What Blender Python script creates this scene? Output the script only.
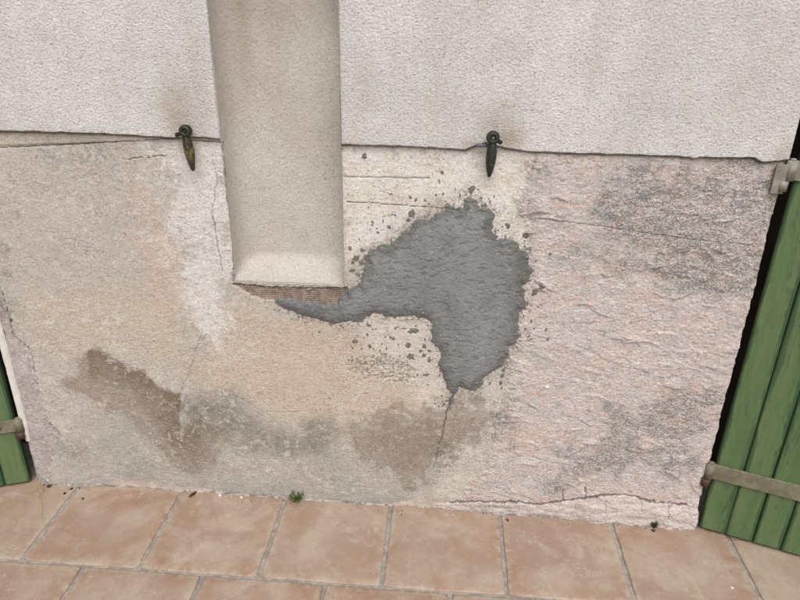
import bpy, bmesh, math, random
import numpy as np
from mathutils import Vector, Matrix

for o in list(bpy.data.objects):
    bpy.data.objects.remove(o)
scene = bpy.context.scene
COL = scene.collection
rnd = random.Random(7)

# ------------------------------------------------------------------ camera
CAM_F, PITCH, YAW, ROLL = 645.0 / 800.0, 0.4172, -0.0761, 0.0163
cam_data = bpy.data.cameras.new('camera')
cam = bpy.data.objects.new('camera', cam_data)
COL.objects.link(cam)
_f = Vector((math.sin(YAW) * math.cos(PITCH), math.cos(YAW) * math.cos(PITCH), -math.sin(PITCH)))
_r = Vector((math.cos(YAW), -math.sin(YAW), 0))
_u = _r.cross(_f)
_r2 = _r * math.cos(ROLL) + _u * math.sin(ROLL)
_u2 = _u * math.cos(ROLL) - _r * math.sin(ROLL)
m = Matrix(((_r2.x, _u2.x, -_f.x), (_r2.y, _u2.y, -_f.y), (_r2.z, _u2.z, -_f.z))).to_4x4()
m.translation = Vector((0, -1.5528, 1.391))
cam.matrix_world = m
cam_data.sensor_fit = 'HORIZONTAL'
cam_data.sensor_width = 36.0
cam_data.lens = 36.0 * CAM_F
cam_data.clip_start = 0.02
cam_data.clip_end = 500
scene.camera = cam

# ------------------------------------------------------------------ light: overcast daylight
SUN_EL, SUN_AZ = math.radians(54), math.radians(166)      # azimuth from +Y, clockwise: in front of the wall, a little right
world = bpy.data.worlds.new('World')
scene.world = world
world.use_nodes = True
wn = world.node_tree
wn.nodes.clear()
sky = wn.nodes.new('ShaderNodeTexSky')
sky.sky_type = 'NISHITA'
sky.sun_disc = False
sky.sun_elevation = SUN_EL
sky.sun_rotation = SUN_AZ
sky.air_density = 1.0
sky.dust_density = 3.0
hsv = wn.nodes.new('ShaderNodeHueSaturation')
hsv.inputs['Saturation'].default_value = 0.26
bg = wn.nodes.new('ShaderNodeBackground')
bg.inputs['Strength'].default_value = 0.10
wo = wn.nodes.new('ShaderNodeOutputWorld')
wn.links.new(sky.outputs[0], hsv.inputs['Color'])
wn.links.new(hsv.outputs[0], bg.inputs['Color'])
wn.links.new(bg.outputs[0], wo.inputs[0])
sun_data = bpy.data.lights.new('sun', 'SUN')
sun_data.energy = 1.5
sun_data.angle = math.radians(44)
sun_data.color = (1.0, 0.99, 0.975)
sun = bpy.data.objects.new('sun', sun_data)
COL.objects.link(sun)
_sd = Vector((math.sin(SUN_AZ) * math.cos(SUN_EL), math.cos(SUN_AZ) * math.cos(SUN_EL), math.sin(SUN_EL)))
sun.rotation_euler = (-_sd).to_track_quat('-Z', 'Y').to_euler()
sun.location = _sd * 8
scene.view_settings.view_transform = 'Standard'
scene.view_settings.look = 'None'
scene.view_settings.gamma = 1
scene.view_settings.use_curve_mapping = False
scene.view_settings.exposure = 0.50

# ------------------------------------------------------------------ outlines measured on the wall, millimetres (x, z)
POLY = {
  'patch': [(-458,687),(-408,692),(-344,683),(-290,680),(-278,710),(-235,735),(-219,764),(-208,798),(-213,825),(-177,849),(-146,855),(-121,878),(-91,905),(-81,921),(-52,923),(-32,939),(-8,950),(-4,963),(21,954),(36,962),(35,982),(49,987),(64,978),(75,960),(100,957),(113,945),(107,924),(108,903),(125,880),(160,882),(178,864),(197,849),(203,823),(215,801),(211,774),(196,756),(206,723),(211,706),(197,683),(189,659),(196,636),(203,619),(195,588),(177,581),(172,550),(163,522),(138,498),(117,478),(108,452),(87,435),(59,442),(47,448),(43,421),(34,388),(29,374),(24,400),(32,421),(20,439),(8,464),(4,490),(-8,514),(-1,540),(-9,564),(-30,587),(-28,617),(-32,641),(-48,652),(-75,659),(-107,661),(-134,653),(-171,657),(-193,660),(-209,649),(-231,630),(-269,632),(-302,623),(-335,633),(-367,635),(-389,646),(-427,655),(-442,670)],
  'brown_a': [(-1026,452),(-1005,487),(-978,492),(-922,471),(-868,433),(-829,394),(-774,359),(-769,342),(-777,302),(-780,222),(-775,204),(-750,251),(-718,262),(-682,238),(-680,184),(-694,127),(-761,93),(-791,110),(-810,146),(-836,209),(-880,255),(-936,296),(-992,327),(-1026,351),(-1030,393),(-1020,424)],
  'brown_edge': [(-1005,484),(-978,491),(-922,471),(-868,433),(-829,394),(-774,359),(-769,342),(-777,302),(-780,222)],
  'brown_smear': [(-1133,391),(-1077,403),(-1022,415),(-1018,351),(-1071,356),(-1133,357)],
  'brown_b': [(-244,279),(-171,330),(-85,356),(14,376),(113,373),(131,351),(117,306),(83,261),(50,224),(7,209),(-21,153),(-19,116),(-94,109),(-170,170),(-215,210)],
  'green': [(-767,340),(-698,368),(-587,372),(-553,327),(-527,276),(-473,277),(-408,260),(-391,304),(-317,312),(-273,277),(-304,232),(-350,193),(-413,158),(-464,162),(-529,168),(-602,206),(-669,212),(-747,206),(-772,259)],
  'greylow': [(-1163,175),(-1016,277),(-857,306),(-774,240),(-595,188),(-413,151),(-259,243),(-155,149),(-14,124),(0,10),(-484,-1),(-1068,-11),(-1187,58)],
  'right': [(197,1103),(180,1031),(178,982),(203,894),(207,801),(189,630),(186,444),(163,309),(144,166),(74,48),(17,-36),(1101,-92),(849,1146)],
  'white': [(-262,1101),(192,1103),(180,982),(204,828),(130,878),(-24,975),(-121,907),(-223,836),(-260,801)],
  'whiteleft': [(-742,1094),(-560,1100),(-558,737),(-631,584),(-681,518),(-691,671),(-708,870)],
  'whitelow': [(-239,665),(-37,647),(-6,527),(27,401),(163,458),(180,411),(162,274),(97,162),(89,49),(-16,21),(-15,153),(34,265),(1,365),(-115,457),(-213,546)],
  'cream': [(-595,662),(-253,620),(-2,431),(28,384),(-113,351),(-258,285),(-406,285),(-519,301),(-578,376),(-681,387),(-718,451),(-631,584)],
  'creamleft': [(-1174,677),(-937,718),(-691,671),(-733,450),(-946,502),(-1043,464),(-1158,490)],
  'pinkleft': [(-1137,1063),(-794,1085),(-721,869),(-691,671),(-965,717),(-1225,704)],
  'greytr': [(357,1013),(552,1091),(801,1122),(809,1006),(811,856),(778,691),(620,739),(479,841),(378,862)],
  'greybr': [(447,363),(542,451),(676,445),(741,512),(761,353),(727,178),(571,271),(476,157),(304,142),(353,219)],
  'meshrec': [(-564,725),(-488,723),(-358,720),(-259,728),(-252,694),(-279,675),(-355,677),(-433,688),(-491,685),(-523,698)],
  'leftrec': [(-1276,732),(-1231,680),(-1226,582),(-1226,534),(-1188,488),(-1190,370),(-1186,247),(-1153,191),(-1205,96),(-1264,-69),(-1351,-76),(-1334,512)],
  'band': [(-10,17),(105,35),(254,48),(299,41),(371,62),(484,95),(555,108),(629,92),(730,90),(769,108),(799,-42),(-8,-38)],
  'scab': [(-266,486),(-221,520),(-171,533),(-116,520),(-74,498),(-81,459),(-129,446),(-199,458),(-250,467)],
  'orangeleft': [(-805,933),(-707,936),(-714,670),(-762,561),(-838,634)],
}
CRACK = {
  'step': [(-1244,1059),(-1135,1068),(-975,1080),(-844,1091),(-702,1103),(-565,1099)],
  'base': [(-10,21),(105,39),(254,52),(299,44),(371,62),(484,98),(554,112),(629,92),(730,90)],
  'n1': [(-589,1055),(-582,1005),(-604,914),(-599,861),(-593,764)],
  'n2': [(-560,1100),(-559,955),(-554,862),(-563,736)],
  'l1': [(-259,1024),(-123,1026),(-55,1028)],
  'l2': [(-255,961),(-122,958),(-23,955),(22,951)],
  'r1': [(211,938),(370,924),(565,902),(732,891)],
  'b1': [(-665,582),(-718,451),(-762,361),(-783,240),(-781,185)],
  'b2': [(43,428),(27,401),(12,298),(-2,209),(-12,153)],
  'w1': [(-805,1050),(-747,1057),(-708,1061)],
  'lf': [(-1231,680),(-1226,582),(-1232,534),(-1188,488),(-1190,370)],
  'lf2': [(-1197,253),(-1183,229),(-1161,212),(-1153,191)],
  'v1': [(681,93),(691,34)],
  'v2': [(437,124),(445,80)],
  'v3': [(374,111),(383,63)],
  'v4': [(500,85),(514,10)],
  'v5': [(600,93),(609,57)],
  'v6': [(416,59),(427,13)],
  'm1': [(-645,362),(-593,372),(-517,322),(-404,330)],
  'p1': [(-570,725),(-488,720),(-264,725)],
}
SPLASH = [(-81,612,17,9),(-135,586,7,6),(-93,566,8,13),(-86,533,14,12),(-50,568,6,11),(-59,552,6,7),(-50,539,7,8),(-36,526,6,10),(-42,478,12,4),(-240,571,10,7),(-199,559,6,7),(-201,623,7,6),(-249,510,4,7),(-49,587,3,8),(-35,554,6,6),(-38,445,4,2),(-136,470,4,3),(-66,476,3,6),(-222,548,3,3),(-189,551,3,3),(-153,554,3,6),(-121,569,3,3),(-106,618,9,3),(-75,627,4,3),(-247,550,3,3),(-215,584,3,3),(-182,613,4,2),(-149,598,2,3),(-263,552,2,3),(-111,507,4,2),(229,743,9,13),(245,760,12,10),(238,638,4,4),(269,638,3,7),(276,609,5,6),(233,608,5,3),(-44,477,10,4),(168,506,6,8),(166,489,6,9),(164,465,5,11),(168,448,3,6),(-14,384,5,3),(11,384,4,6),(4,412,3,3),(-37,445,3,3),(242,702,4,3),(52,1004,10,12),(146,918,7,10),(191,894,11,10),(82,967,8,5),(89,967,3,9),(-5,961,8,9),(202,858,11,3),(-17,990,3,4),(-27,1022,2,7),(-211,1075,7,10),(-145,985,6,3),(-96,978,4,3),(-83,973,3,9),(-91,938,10,13),(-101,921,7,7),(-191,912,4,4),(-201,950,2,4),(-180,896,3,3),(-149,901,7,5),(-141,934,3,3),(-16,992,3,3),(-22,1043,6,6),(-34,987,3,4),(-188,1004,2,2),(-234,814,12,9),(-219,803,10,11),(-245,780,11,6),(-249,840,6,8),(-229,769,8,7),(-216,836,8,7),(-242,802,5,8),(-246,723,11,8),(-277,739,10,6),(-304,729,16,4),(-385,725,13,4),(-61,973,5,3),(-98,982,4,4),(-134,932,3,4),(-177,886,5,4),(-192,904,4,4),(-164,916,3,6),(-147,898,4,3)]
LEDGE_L = [(-1273,1113),(-1116,1112),(-961,1113),(-834,1113),(-709,1109),(-679,1109),(-609,1112),(-555,1108)]
LEDGE_R = [(-260,1104),(-123,1105),(-29,1103),(30,1101),(53,1111),(76,1118),(123,1108),(182,1101),(343,1101),(456,1101),(546,1100),(556,1097),(569,1100),(691,1103),(708,1094),(779,1101)]


# ------------------------------------------------------------------ numpy helpers
_rs = np.random.RandomState(11)
_perm = _rs.permutation(512)
_perm = np.concatenate([_perm, _perm])
_ga = _rs.rand(512) * 2 * np.pi
_gx, _gy = np.cos(_ga), np.sin(_ga)

def pnoise(x, y, seed=0):
    x = x + seed * 17.31
    y = y + seed * 9.77
    xi = np.floor(x).astype(np.int64); yi = np.floor(y).astype(np.int64)
    xf = x - xi; yf = y - yi
    u = xf * xf * xf * (xf * (xf * 6 - 15) + 10); v = yf * yf * yf * (yf * (yf * 6 - 15) + 10)
    def g(ix, iy, dx, dy):
        h = _perm[(_perm[ix & 511] + iy) & 511]
        return _gx[h] * dx + _gy[h] * dy
    a = g(xi, yi, xf, yf); b = g(xi + 1, yi, xf - 1, yf)
    c = g(xi, yi + 1, xf, yf - 1); d = g(xi + 1, yi + 1, xf - 1, yf - 1)
    return ((a + (b - a) * u) * (1 - v) + (c + (d - c) * u) * v) * 1.5

def fbm(x, y, octv=4, seed=0, gain=0.5):
    s = 0; a = 1.0
    for i in range(octv):
        s = s + a * pnoise(x, y, seed + i * 3); x = x * 2.03; y = y * 2.03; a *= gain
    return s

def ridged(x, y, octv=4, seed=0):
    s = 0; a = 1.0
    for i in range(octv):
        s = s + a * (1 - 2 * np.abs(pnoise(x, y, seed + i * 5))); x = x * 2.1; y = y * 2.1; a *= 0.5
    return s

def sstep(a, b, x):
    t = np.clip((x - a) / (b - a), 0, 1)
    return t * t * (3 - 2 * t)

def seg_dist(x, z, pts, closed=False):
    """distance from points to a polyline, metres"""
    d = np.full(x.shape, 1e9)
    n = len(pts)
    for i in range(n if closed else n - 1):
        ax, az = pts[i]; bx, bz = pts[(i + 1) % n]
        vx, vz = bx - ax, bz - az
        L = vx * vx + vz * vz + 1e-12
        t = np.clip(((x - ax) * vx + (z - az) * vz) / L, 0, 1)
        d = np.minimum(d, (x - ax - t * vx) ** 2 + (z - az - t * vz) ** 2)
    return np.sqrt(d)

def inside(x, z, pts):
    r = np.zeros(x.shape, bool)
    n = len(pts)
    for i in range(n):
        ax, az = pts[i]; bx, bz = pts[(i + 1) % n]
        if az == bz: continue
        c = ((az > z) != (bz > z)) & (x < (bx - ax) * (z - az) / (bz - az) + ax)
        r ^= c
    return r

def MM(pts): return [(a / 1000.0, b / 1000.0) for a, b in pts]

def sdf(x, z, name):
    p = MM(POLY[name])
    d = seg_dist(x, z, p, True)
    return np.where(inside(x, z, p), -d, d)

def mask(x, z, name, soft, wob=0.0, freq=30, seed=0):
    d = sdf(x, z, name)
    if wob: d = d + wob * fbm(x * freq, z * freq, 4, seed, 0.6)
    return 1 - sstep(-soft, soft, d)

# ------------------------------------------------------------------ wall relief shared by plaster, mortar and splashes
X_L, X_R = -1.262, 0.768
NX0, NX1, NZ0 = -0.560, -0.265, 0.737      # niche opening
Z_TOP = 1.135

def led(x):
    l = np.interp(x, [p[0] / 1000 for p in LEDGE_L], [p[1] / 1000 for p in LEDGE_L])
    r = np.interp(x, [p[0] / 1000 for p in LEDGE_R], [p[1] / 1000 for p in LEDGE_R])
    return np.where(x < -0.4, l, r)

def make_lips(n, seed, x0, x1, z0, z1, lmin, lmax, amp, tilt):
    r = random.Random(seed)
    return [(r.uniform(x0, x1), r.uniform(z0, z1), r.uniform(lmin, lmax), r.gauss(tilt, .35), r.uniform(-7, 7), amp * r.uniform(.4, 1.2), r.random() < .7) for _ in range(n)]
def lips(x, z, lst, lip, tail):
    """short curved ridges left by the edge of a trowel: steep on one side, fading on the other"""
    h = np.zeros(x.shape)
    for cx, cz, L, an, cv, A, up in lst:
        R_ = L + .02
        iz = np.where((z[:, 0] > cz - R_) & (z[:, 0] < cz + R_))[0]
        if not len(iz): continue
        xr_ = x[iz[len(iz) // 2]]
        ix = np.where((xr_ > cx - R_) & (xr_ < cx + R_))[0]
        if not len(ix): continue
        sl = (slice(iz[0], iz[-1] + 1), slice(ix[0], ix[-1] + 1))
        dx, dz = x[sl] - cx, z[sl] - cz
        u = dx * math.cos(an) + dz * math.sin(an)
        v = -dx * math.sin(an) + dz * math.cos(an) - cv * u * u + .0025 * pnoise(dx * 70 + cx * 99, dz * 70, 96)
        w = np.clip(1 - (u / L) ** 2, 0, 1) * (.6 + .6 * pnoise(u * 40 + cz * 77, u * 0, 97))
        v = v if up else -v
        h[sl] += A * w * np.where(v > 0, np.exp(-v / tail), np.exp(v / lip))
    return h
LIPS_R = make_lips(120, 21, .15, .78, .04, 1.08, .012, .060, .0060, -.22)
LIPS_L = make_lips(110, 22, -1.25, .10, .04, 1.08, .006, .03, .0022, -.05)
LIPS_C = make_lips(190, 23, -.30, .24, .42, .99, .004, .018, .0013, .1)

WEAVE = [(0.017, 0.185, 0.032, 0.054), (0.171, 0.344, 0.025, 0.079), (0.211, 0.278, 0.017, 0.068), (-0.129, 0.5, 0.039, 0.028)]      # prints of the reinforcing mesh
def wall_h(x, z, masks=None):
    """outward relief of the old lower plaster (metres, towards the terrace)"""
    wx = x + 0.012 * fbm(x * 9, z * 9, 2, 40); wz = z + 0.012 * fbm(x * 9, z * 9, 2, 43)
    R = mask(x, z, 'right', 0.012, 0.03, 22, 5)
    h = 0.004 * fbm(x * 2.3, z * 2.3, 3, 1) + 0.0007 * fbm(x * 22, z * 22, 2, 2)
    rough = 0.0005 + 0.0006 * R + 0.0003 * sstep(-.2, .5, fbm(x * 5, z * 5, 2, 61))
    h = h + rough * fbm(x * 150, z * 190, 2, 3, .7)
    # scraped horizontal drag marks of the old coat
    h = h + 0.00022 * ridged(wx * 16, wz * 75, 3, 8) * (1 - R)
    # thick trowelled ridges of the pink coat
    ca, sa = math.cos(-0.22), math.sin(-0.22)
    rx, rz = wx * ca + wz * sa, -wx * sa + wz * ca
    rg = ridged(rx * 5.5, rz * 20, 4, 12)
    h = h + R * (0.003 + 0.0030 * np.maximum(rg - 1.0, 0) * sstep(0, .5, fbm(x * 6, z * 6, 2, 77)) + 0.0007 * fbm(rx * 36, rz * 60, 3, 15, .6))
    flake = sstep(0.05, 0.12, fbm(wx * 26, wz * 40, 3, 71)) * sstep(0.25, .7, fbm(x * 4, z * 4, 2, 75) + .35)
    h = h + flake * 0.0004
    h = h + lips(x, z, LIPS_R, .0016, .011) * R + lips(x, z, LIPS_L, .0013, .006)
    band = mask(x, z, 'band', 0.002, 0.004, 60, 7)
    h = h + band * (0.004 + 0.004 * fbm(x * 14, z * 30, 2, 18))
    rec = mask(x, z, 'meshrec', 0.003, 0.006, 70, 9)
    h = h - rec * 0.007
    lr = mask(x, z, 'leftrec', 0.002, 0.008, 60, 10)
    h = h - lr * (0.005 + 0.0012 * fbm(x * 60, z * 60, 3, 20))
    scab = mask(x, z, 'scab', 0.003, 0.014, 60, 11)
    h = h - scab * (0.002 + 0.0018 * fbm(x * 45, z * 170, 3, 22))
    up = sstep(0, 0.003, z - np.interp(x, [-1.3, -1.13, -0.56, -0.5], [1.06, 1.073, 1.106, 1.2])) * (x < -0.5)
    h = h + up * 0.003
    h = h - 0.012 * np.exp(-np.maximum(z, 0) / 0.13) * sstep(-1.25, -1.0, x) * (1 - sstep(0.35, .6, x))
    # shadow gap behind the lower lip of the upper render
    gap = led(x) - z
    h = h - 0.010 * (1 - sstep(0.003, 0.006, gap + 0.0015 * fbm(x * 40, z * 0, 2, 30)))
    cm = np.zeros(x.shape)
    for k, pts in CRACK.items():
        p = MM(pts)
        xs = [a for a, b in p]; zs = [b for a, b in p]
        sel = (x > min(xs) - .02) & (x < max(xs) + .02) & (z > min(zs) - .02) & (z < max(zs) + .02)
        if not sel.any(): continue
        sx, sz = x[sel], z[sel]
        jt = .0012 if k in ('step', 'l1', 'l2', 'r1') else .004
        d = seg_dist(sx + jt * fbm(sx * 45, sz * 45, 3, 33), sz + jt * fbm(sx * 45, sz * 45, 3, 37), p)
        wdt = {'base': 0.0042, 'step': 0.0016, 'n2': 0.0022, 'p1': 0.003, 'l1': .0019, 'l2': .0021, 'lf': .002}.get(k, 0.0014)
        wdt = wdt * (0.75 + 0.5 * pnoise(sx * 14, sz * 14, 39))
        c = (1 - sstep(wdt * .5, wdt * 1.3, d)) * {'m1': .35, 'r1': .6, 'l1': .6, 'n1': .7, 'b1': .5, 'v4': .6, 'v5': .5, 'v6': .5}.get(k, 1)
        cm[sel] = np.maximum(cm[sel], c)
    # hair cracks
    hc = np.abs(pnoise(wx * 8 + 0.3 * fbm(x * 40, z * 40, 2, 90), wz * 8, 81))
    hair = (1 - sstep(0.003, 0.012, hc)) * sstep(0.1, 0.5, fbm(x * 3, z * 3, 2, 85))
    wv = np.zeros(x.shape)
    for cx, cz, sx_, sz_ in WEAVE:
        wv = np.maximum(wv, np.exp(-((x - cx) / sx_) ** 4 - ((z - cz) / sz_) ** 4))
    gl = np.maximum(1 - sstep(.0, .3, np.abs(np.sin(math.pi * (x + .003 * z) / .0095))), .9 * (1 - sstep(0, .3, np.abs(np.sin(math.pi * z / .0095)))))
    wv = wv * gl * sstep(-.35, .1, fbm(x * 45, z * 45, 3, 95))
    h = h - 0.004 * cm - 0.0008 * hair - .0012 * wv
    cm = np.maximum(cm, wv * .9)
    if masks is not None:
        masks.update(right=R, band=band, meshrec=rec, leftrec=lr, scab=scab, upper=up, crack=np.maximum(cm, hair * .45))
    return h

def grid_mesh(name, X, Y, Z, keep=None, attrs=None, smooth=True):
    """X, Y, Z: (rows, cols) arrays; faces look towards -Y"""
    nr, nc = X.shape
    idx = np.arange(nr * nc).reshape(nr, nc)
    q = np.stack([idx[:-1, :-1], idx[:-1, 1:], idx[1:, 1:], idx[1:, :-1]], -1).reshape(-1, 4)
    if keep is not None: q = q[keep.reshape(-1)]
    used = np.zeros(nr * nc, bool); used[q.ravel()] = True
    remap = np.cumsum(used) - 1
    q = remap[q]
    co = np.stack([X, Y, Z], -1).reshape(-1, 3)[used]
    me = bpy.data.meshes.new(name)
    me.vertices.add(len(co)); me.vertices.foreach_set('co', co.astype(np.float32).ravel())
    me.loops.add(q.size); me.loops.foreach_set('vertex_index', q.astype(np.int32).ravel())
    me.polygons.add(len(q))
    me.polygons.foreach_set('loop_start', np.arange(0, q.size, 4, dtype=np.int32))
    me.polygons.foreach_set('loop_total', np.full(len(q), 4, np.int32))
    me.update(calc_edges=True)
    if smooth: me.polygons.foreach_set('use_smooth', np.ones(len(q), bool))
    for k, v in (attrs or {}).items():
        a = me.attributes.new(k, 'FLOAT', 'POINT')
        a.data.foreach_set('value', np.broadcast_to(v, X.shape).reshape(-1)[used].astype(np.float32))
    return me

def link(name, me, mat=None, parent=None):
    o = bpy.data.objects.new(name, me)
    COL.objects.link(o)
    if mat is not None and not me.materials: me.materials.append(mat)
    if parent is not None: o.parent = parent
    return o

def bm_obj(name, bm, mat, parent=None, smooth=False):
    me = bpy.data.meshes.new(name)
    bmesh.ops.recalc_face_normals(bm, faces=bm.faces)
    bm.to_mesh(me); bm.free()
    if smooth:
        for p in me.polygons: p.use_smooth = True
    return link(name, me, mat, parent)

def thing(name, label, cat, loc=(0, 0, 0), rot=(0, 0, 0), group=None):
    o = bpy.data.objects.new(name, None)
    COL.objects.link(o)
    o.empty_display_size = 0.05
    o.location = loc; o.rotation_euler = rot
    tag(o, label, cat, group)
    return o

def tag(o, label=None, cat=None, group=None, kind=None):
    if label: o['label'] = label
    if cat: o['category'] = cat
    if group: o['group'] = group
    if kind: o['kind'] = kind
    return o

# ------------------------------------------------------------------ node helpers
def srgb(r, g, b):
    f = lambda c: c / 12.92 if c <= 0.04045 else ((c + 0.055) / 1.055) ** 2.4
    return (f(r / 255), f(g / 255), f(b / 255), 1)

class NT:
    def __init__(self, name):
        self.mat = bpy.data.materials.new(name)
        self.mat.use_nodes = True
        self.t = self.mat.node_tree
        self.t.nodes.clear()
        self.out = self.t.nodes.new('ShaderNodeOutputMaterial')
        self.b = self.t.nodes.new('ShaderNodeBsdfPrincipled')
        self.t.links.new(self.b.outputs[0], self.out.inputs[0])
        self.co = self.t.nodes.new('ShaderNodeTexCoord').outputs['Object']
    def set(self, sock, v):
        if isinstance(v, bpy.types.NodeSocket): self.t.links.new(v, sock)
        else: sock.default_value = v
    def noise(self, scale, detail=4, rough=0.55, dist=0, vec=None, stretch=None, off=None):
        n = self.t.nodes.new('ShaderNodeTexNoise')
        v = vec or self.co
        if stretch or off: v = self.map(v, stretch or (1, 1, 1), off or (0, 0, 0))
        self.t.links.new(v, n.inputs['Vector'])
        for k, x in (('Scale', scale), ('Detail', detail), ('Roughness', rough), ('Distortion', dist)): n.inputs[k].default_value = x
        return n.outputs['Fac']
    def map(self, v, s, o=(0, 0, 0), r=(0, 0, 0)):
        n = self.t.nodes.new('ShaderNodeMapping')
        self.t.links.new(v, n.inputs[0])
        n.inputs['Scale'].default_value = s; n.inputs['Location'].default_value = o; n.inputs['Rotation'].default_value = r
        return n.outputs[0]
    def voronoi(self, scale, feature='F1', vec=None, rand=1):
        n = self.t.nodes.new('ShaderNodeTexVoronoi'); n.feature = feature
        self.t.links.new(vec or self.co, n.inputs['Vector']); n.inputs['Scale'].default_value = scale
        n.inputs['Randomness'].default_value = rand
        return n.outputs['Distance']
    def math(self, op, a, b=0.0, clamp=False):
        n = self.t.nodes.new('ShaderNodeMath'); n.operation = op; n.use_clamp = clamp
        self.set(n.inputs[0], a); self.set(n.inputs[1], b)
        return n.outputs[0]
    def step(self, x, lo, hi):
        n = self.t.nodes.new('ShaderNodeMapRange'); n.interpolation_type = 'SMOOTHSTEP'
        if lo > hi:
            n.inputs[3].default_value, n.inputs[4].default_value = 1, 0
            lo, hi = hi, lo
        self.set(n.inputs[0], x); n.inputs[1].default_value = lo; n.inputs[2].default_value = hi
        return n.outputs[0]
    def mix(self, f, a, b, blend='MIX'):
        n = self.t.nodes.new('ShaderNodeMix'); n.data_type = 'RGBA'; n.blend_type = blend
        self.set(n.inputs[0], f); self.set(n.inputs[6], a); self.set(n.inputs[7], b)
        return n.outputs[2]
    def attr(self, name, obj=False):
        n = self.t.nodes.new('ShaderNodeAttribute'); n.attribute_name = name
        return n.outputs['Fac']
    def rand(self):
        return self.t.nodes.new('ShaderNodeObjectInfo').outputs['Random']
    def grain(self, c, scale, lo, hi, stretch=None, off=(1.3, 2.1, .7), detail=4, rough=.8, a=.32, b=.68):
        n = self.t.nodes.new('ShaderNodeMapRange')
        self.set(n.inputs[0], self.noise(scale, detail, rough, 0, None, stretch, off))
        for i, v in enumerate((a, b, lo, hi)): n.inputs[i + 1].default_value = v
        return self.mix(1.0, c, n.outputs[0], 'MULTIPLY')
    def cells(self, scale, stretch=None, off=(0, 0, 0), vec=None):
        n = self.t.nodes.new('ShaderNodeTexVoronoi')
        v = vec or self.co
        if stretch or off: v = self.map(v, stretch or (1, 1, 1), off)
        self.t.links.new(v, n.inputs['Vector']); n.inputs['Scale'].default_value = scale
        sep = self.t.nodes.new('ShaderNodeSeparateColor')
        self.t.links.new(n.outputs['Color'], sep.inputs[0])
        return sep.outputs[0], sep.outputs[1], n.outputs['Distance']
    def sand(self, c, scale, lo, hi, pits=.0, pitcol=None, stretch=None, off=(0, 0, 0), vec=None):
        a, b, d = self.cells(scale, stretch, off, vec)
        n = self.t.nodes.new('ShaderNodeMapRange')
        self.set(n.inputs[0], a); n.inputs[3].default_value = lo; n.inputs[4].default_value = hi
        c = self.mix(1.0, c, n.outputs[0], 'MULTIPLY')
        if pits:
            f = self.math('MULTIPLY', self.step(b, 1 - pits - .01, 1 - pits + .01), self.step(d, .55, .3))
            c = self.mix(self.math('MULTIPLY', f, .75), c, pitcol)
        return c
    def bump(self, h, strength=0.5, dist=0.001, normal=None):
        n = self.t.nodes.new('ShaderNodeBump')
        n.inputs['Strength'].default_value = strength; n.inputs['Distance'].default_value = dist
        self.set(n.inputs['Height'], h)
        if normal is not None: self.t.links.new(normal, n.inputs['Normal'])
        return n.outputs[0]
    def done(self, color, rough=0.85, normal=None, spec=0.3, metal=0.0):
        self.set(self.b.inputs['Base Color'], color); self.set(self.b.inputs['Roughness'], rough)
        self.set(self.b.inputs['Specular IOR Level'], spec); self.set(self.b.inputs['Metallic'], metal)
        if normal is not None: self.t.links.new(normal, self.b.inputs['Normal'])
        return self.mat

# ------------------------------------------------------------------ materials
def mat_render(name, c1, c2, dirt_shade):
    n = NT(name)
    c = n.mix(n.step(n.noise(3.0, 4, .6), .35, .65), c1, c2)
    c = n.mix(n.math('MULTIPLY', n.step(n.noise(330, 3, .75, stretch=(1, 1, 1.5)), .5, .7), .5), c, srgb(166, 158, 152))
    c = n.mix(n.math('MULTIPLY', n.step(n.noise(280, 3, .75, off=(3, 1, 2), stretch=(1, 1, 1.5)), .55, .72), .4), c, srgb(228, 225, 222))
    # washed down streaks
    st = n.noise(14, 4, .6, stretch=(1, 1, .12))
    c = n.mix(n.math('MULTIPLY', n.step(st, .5, .75), .22), c, srgb(184, 172, 160))
    c = n.sand(c, 330, .86, 1.07, .05, srgb(138, 130, 124), (1, 1, 1.4))
    c = n.sand(c, 170, .93, 1.04, .03, srgb(150, 140, 132), (1, 1, 1.6), (4, 2, 1))
    c = n.grain(c, 14, .93, 1.04)
    d = n.math('MULTIPLY', n.attr('dirt_shade'), n.math('ADD', n.math('MULTIPLY', n.noise(45, 4, .7), .9), .35), True)
    c = n.mix(d, c, dirt_shade)
    b = n.bump(n.noise(360, 3, .75, stretch=(1, 1, 1.4)), .8, .002)
    return n.done(c, .92, b, .2)

M_RENDER = mat_render('roughcast_render', srgb(218, 215, 213), srgb(209, 205, 202), srgb(160, 142, 123))
M_NICHE = mat_render('niche_render', srgb(201, 194, 186), srgb(193, 184, 175), srgb(150, 133, 116))

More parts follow.
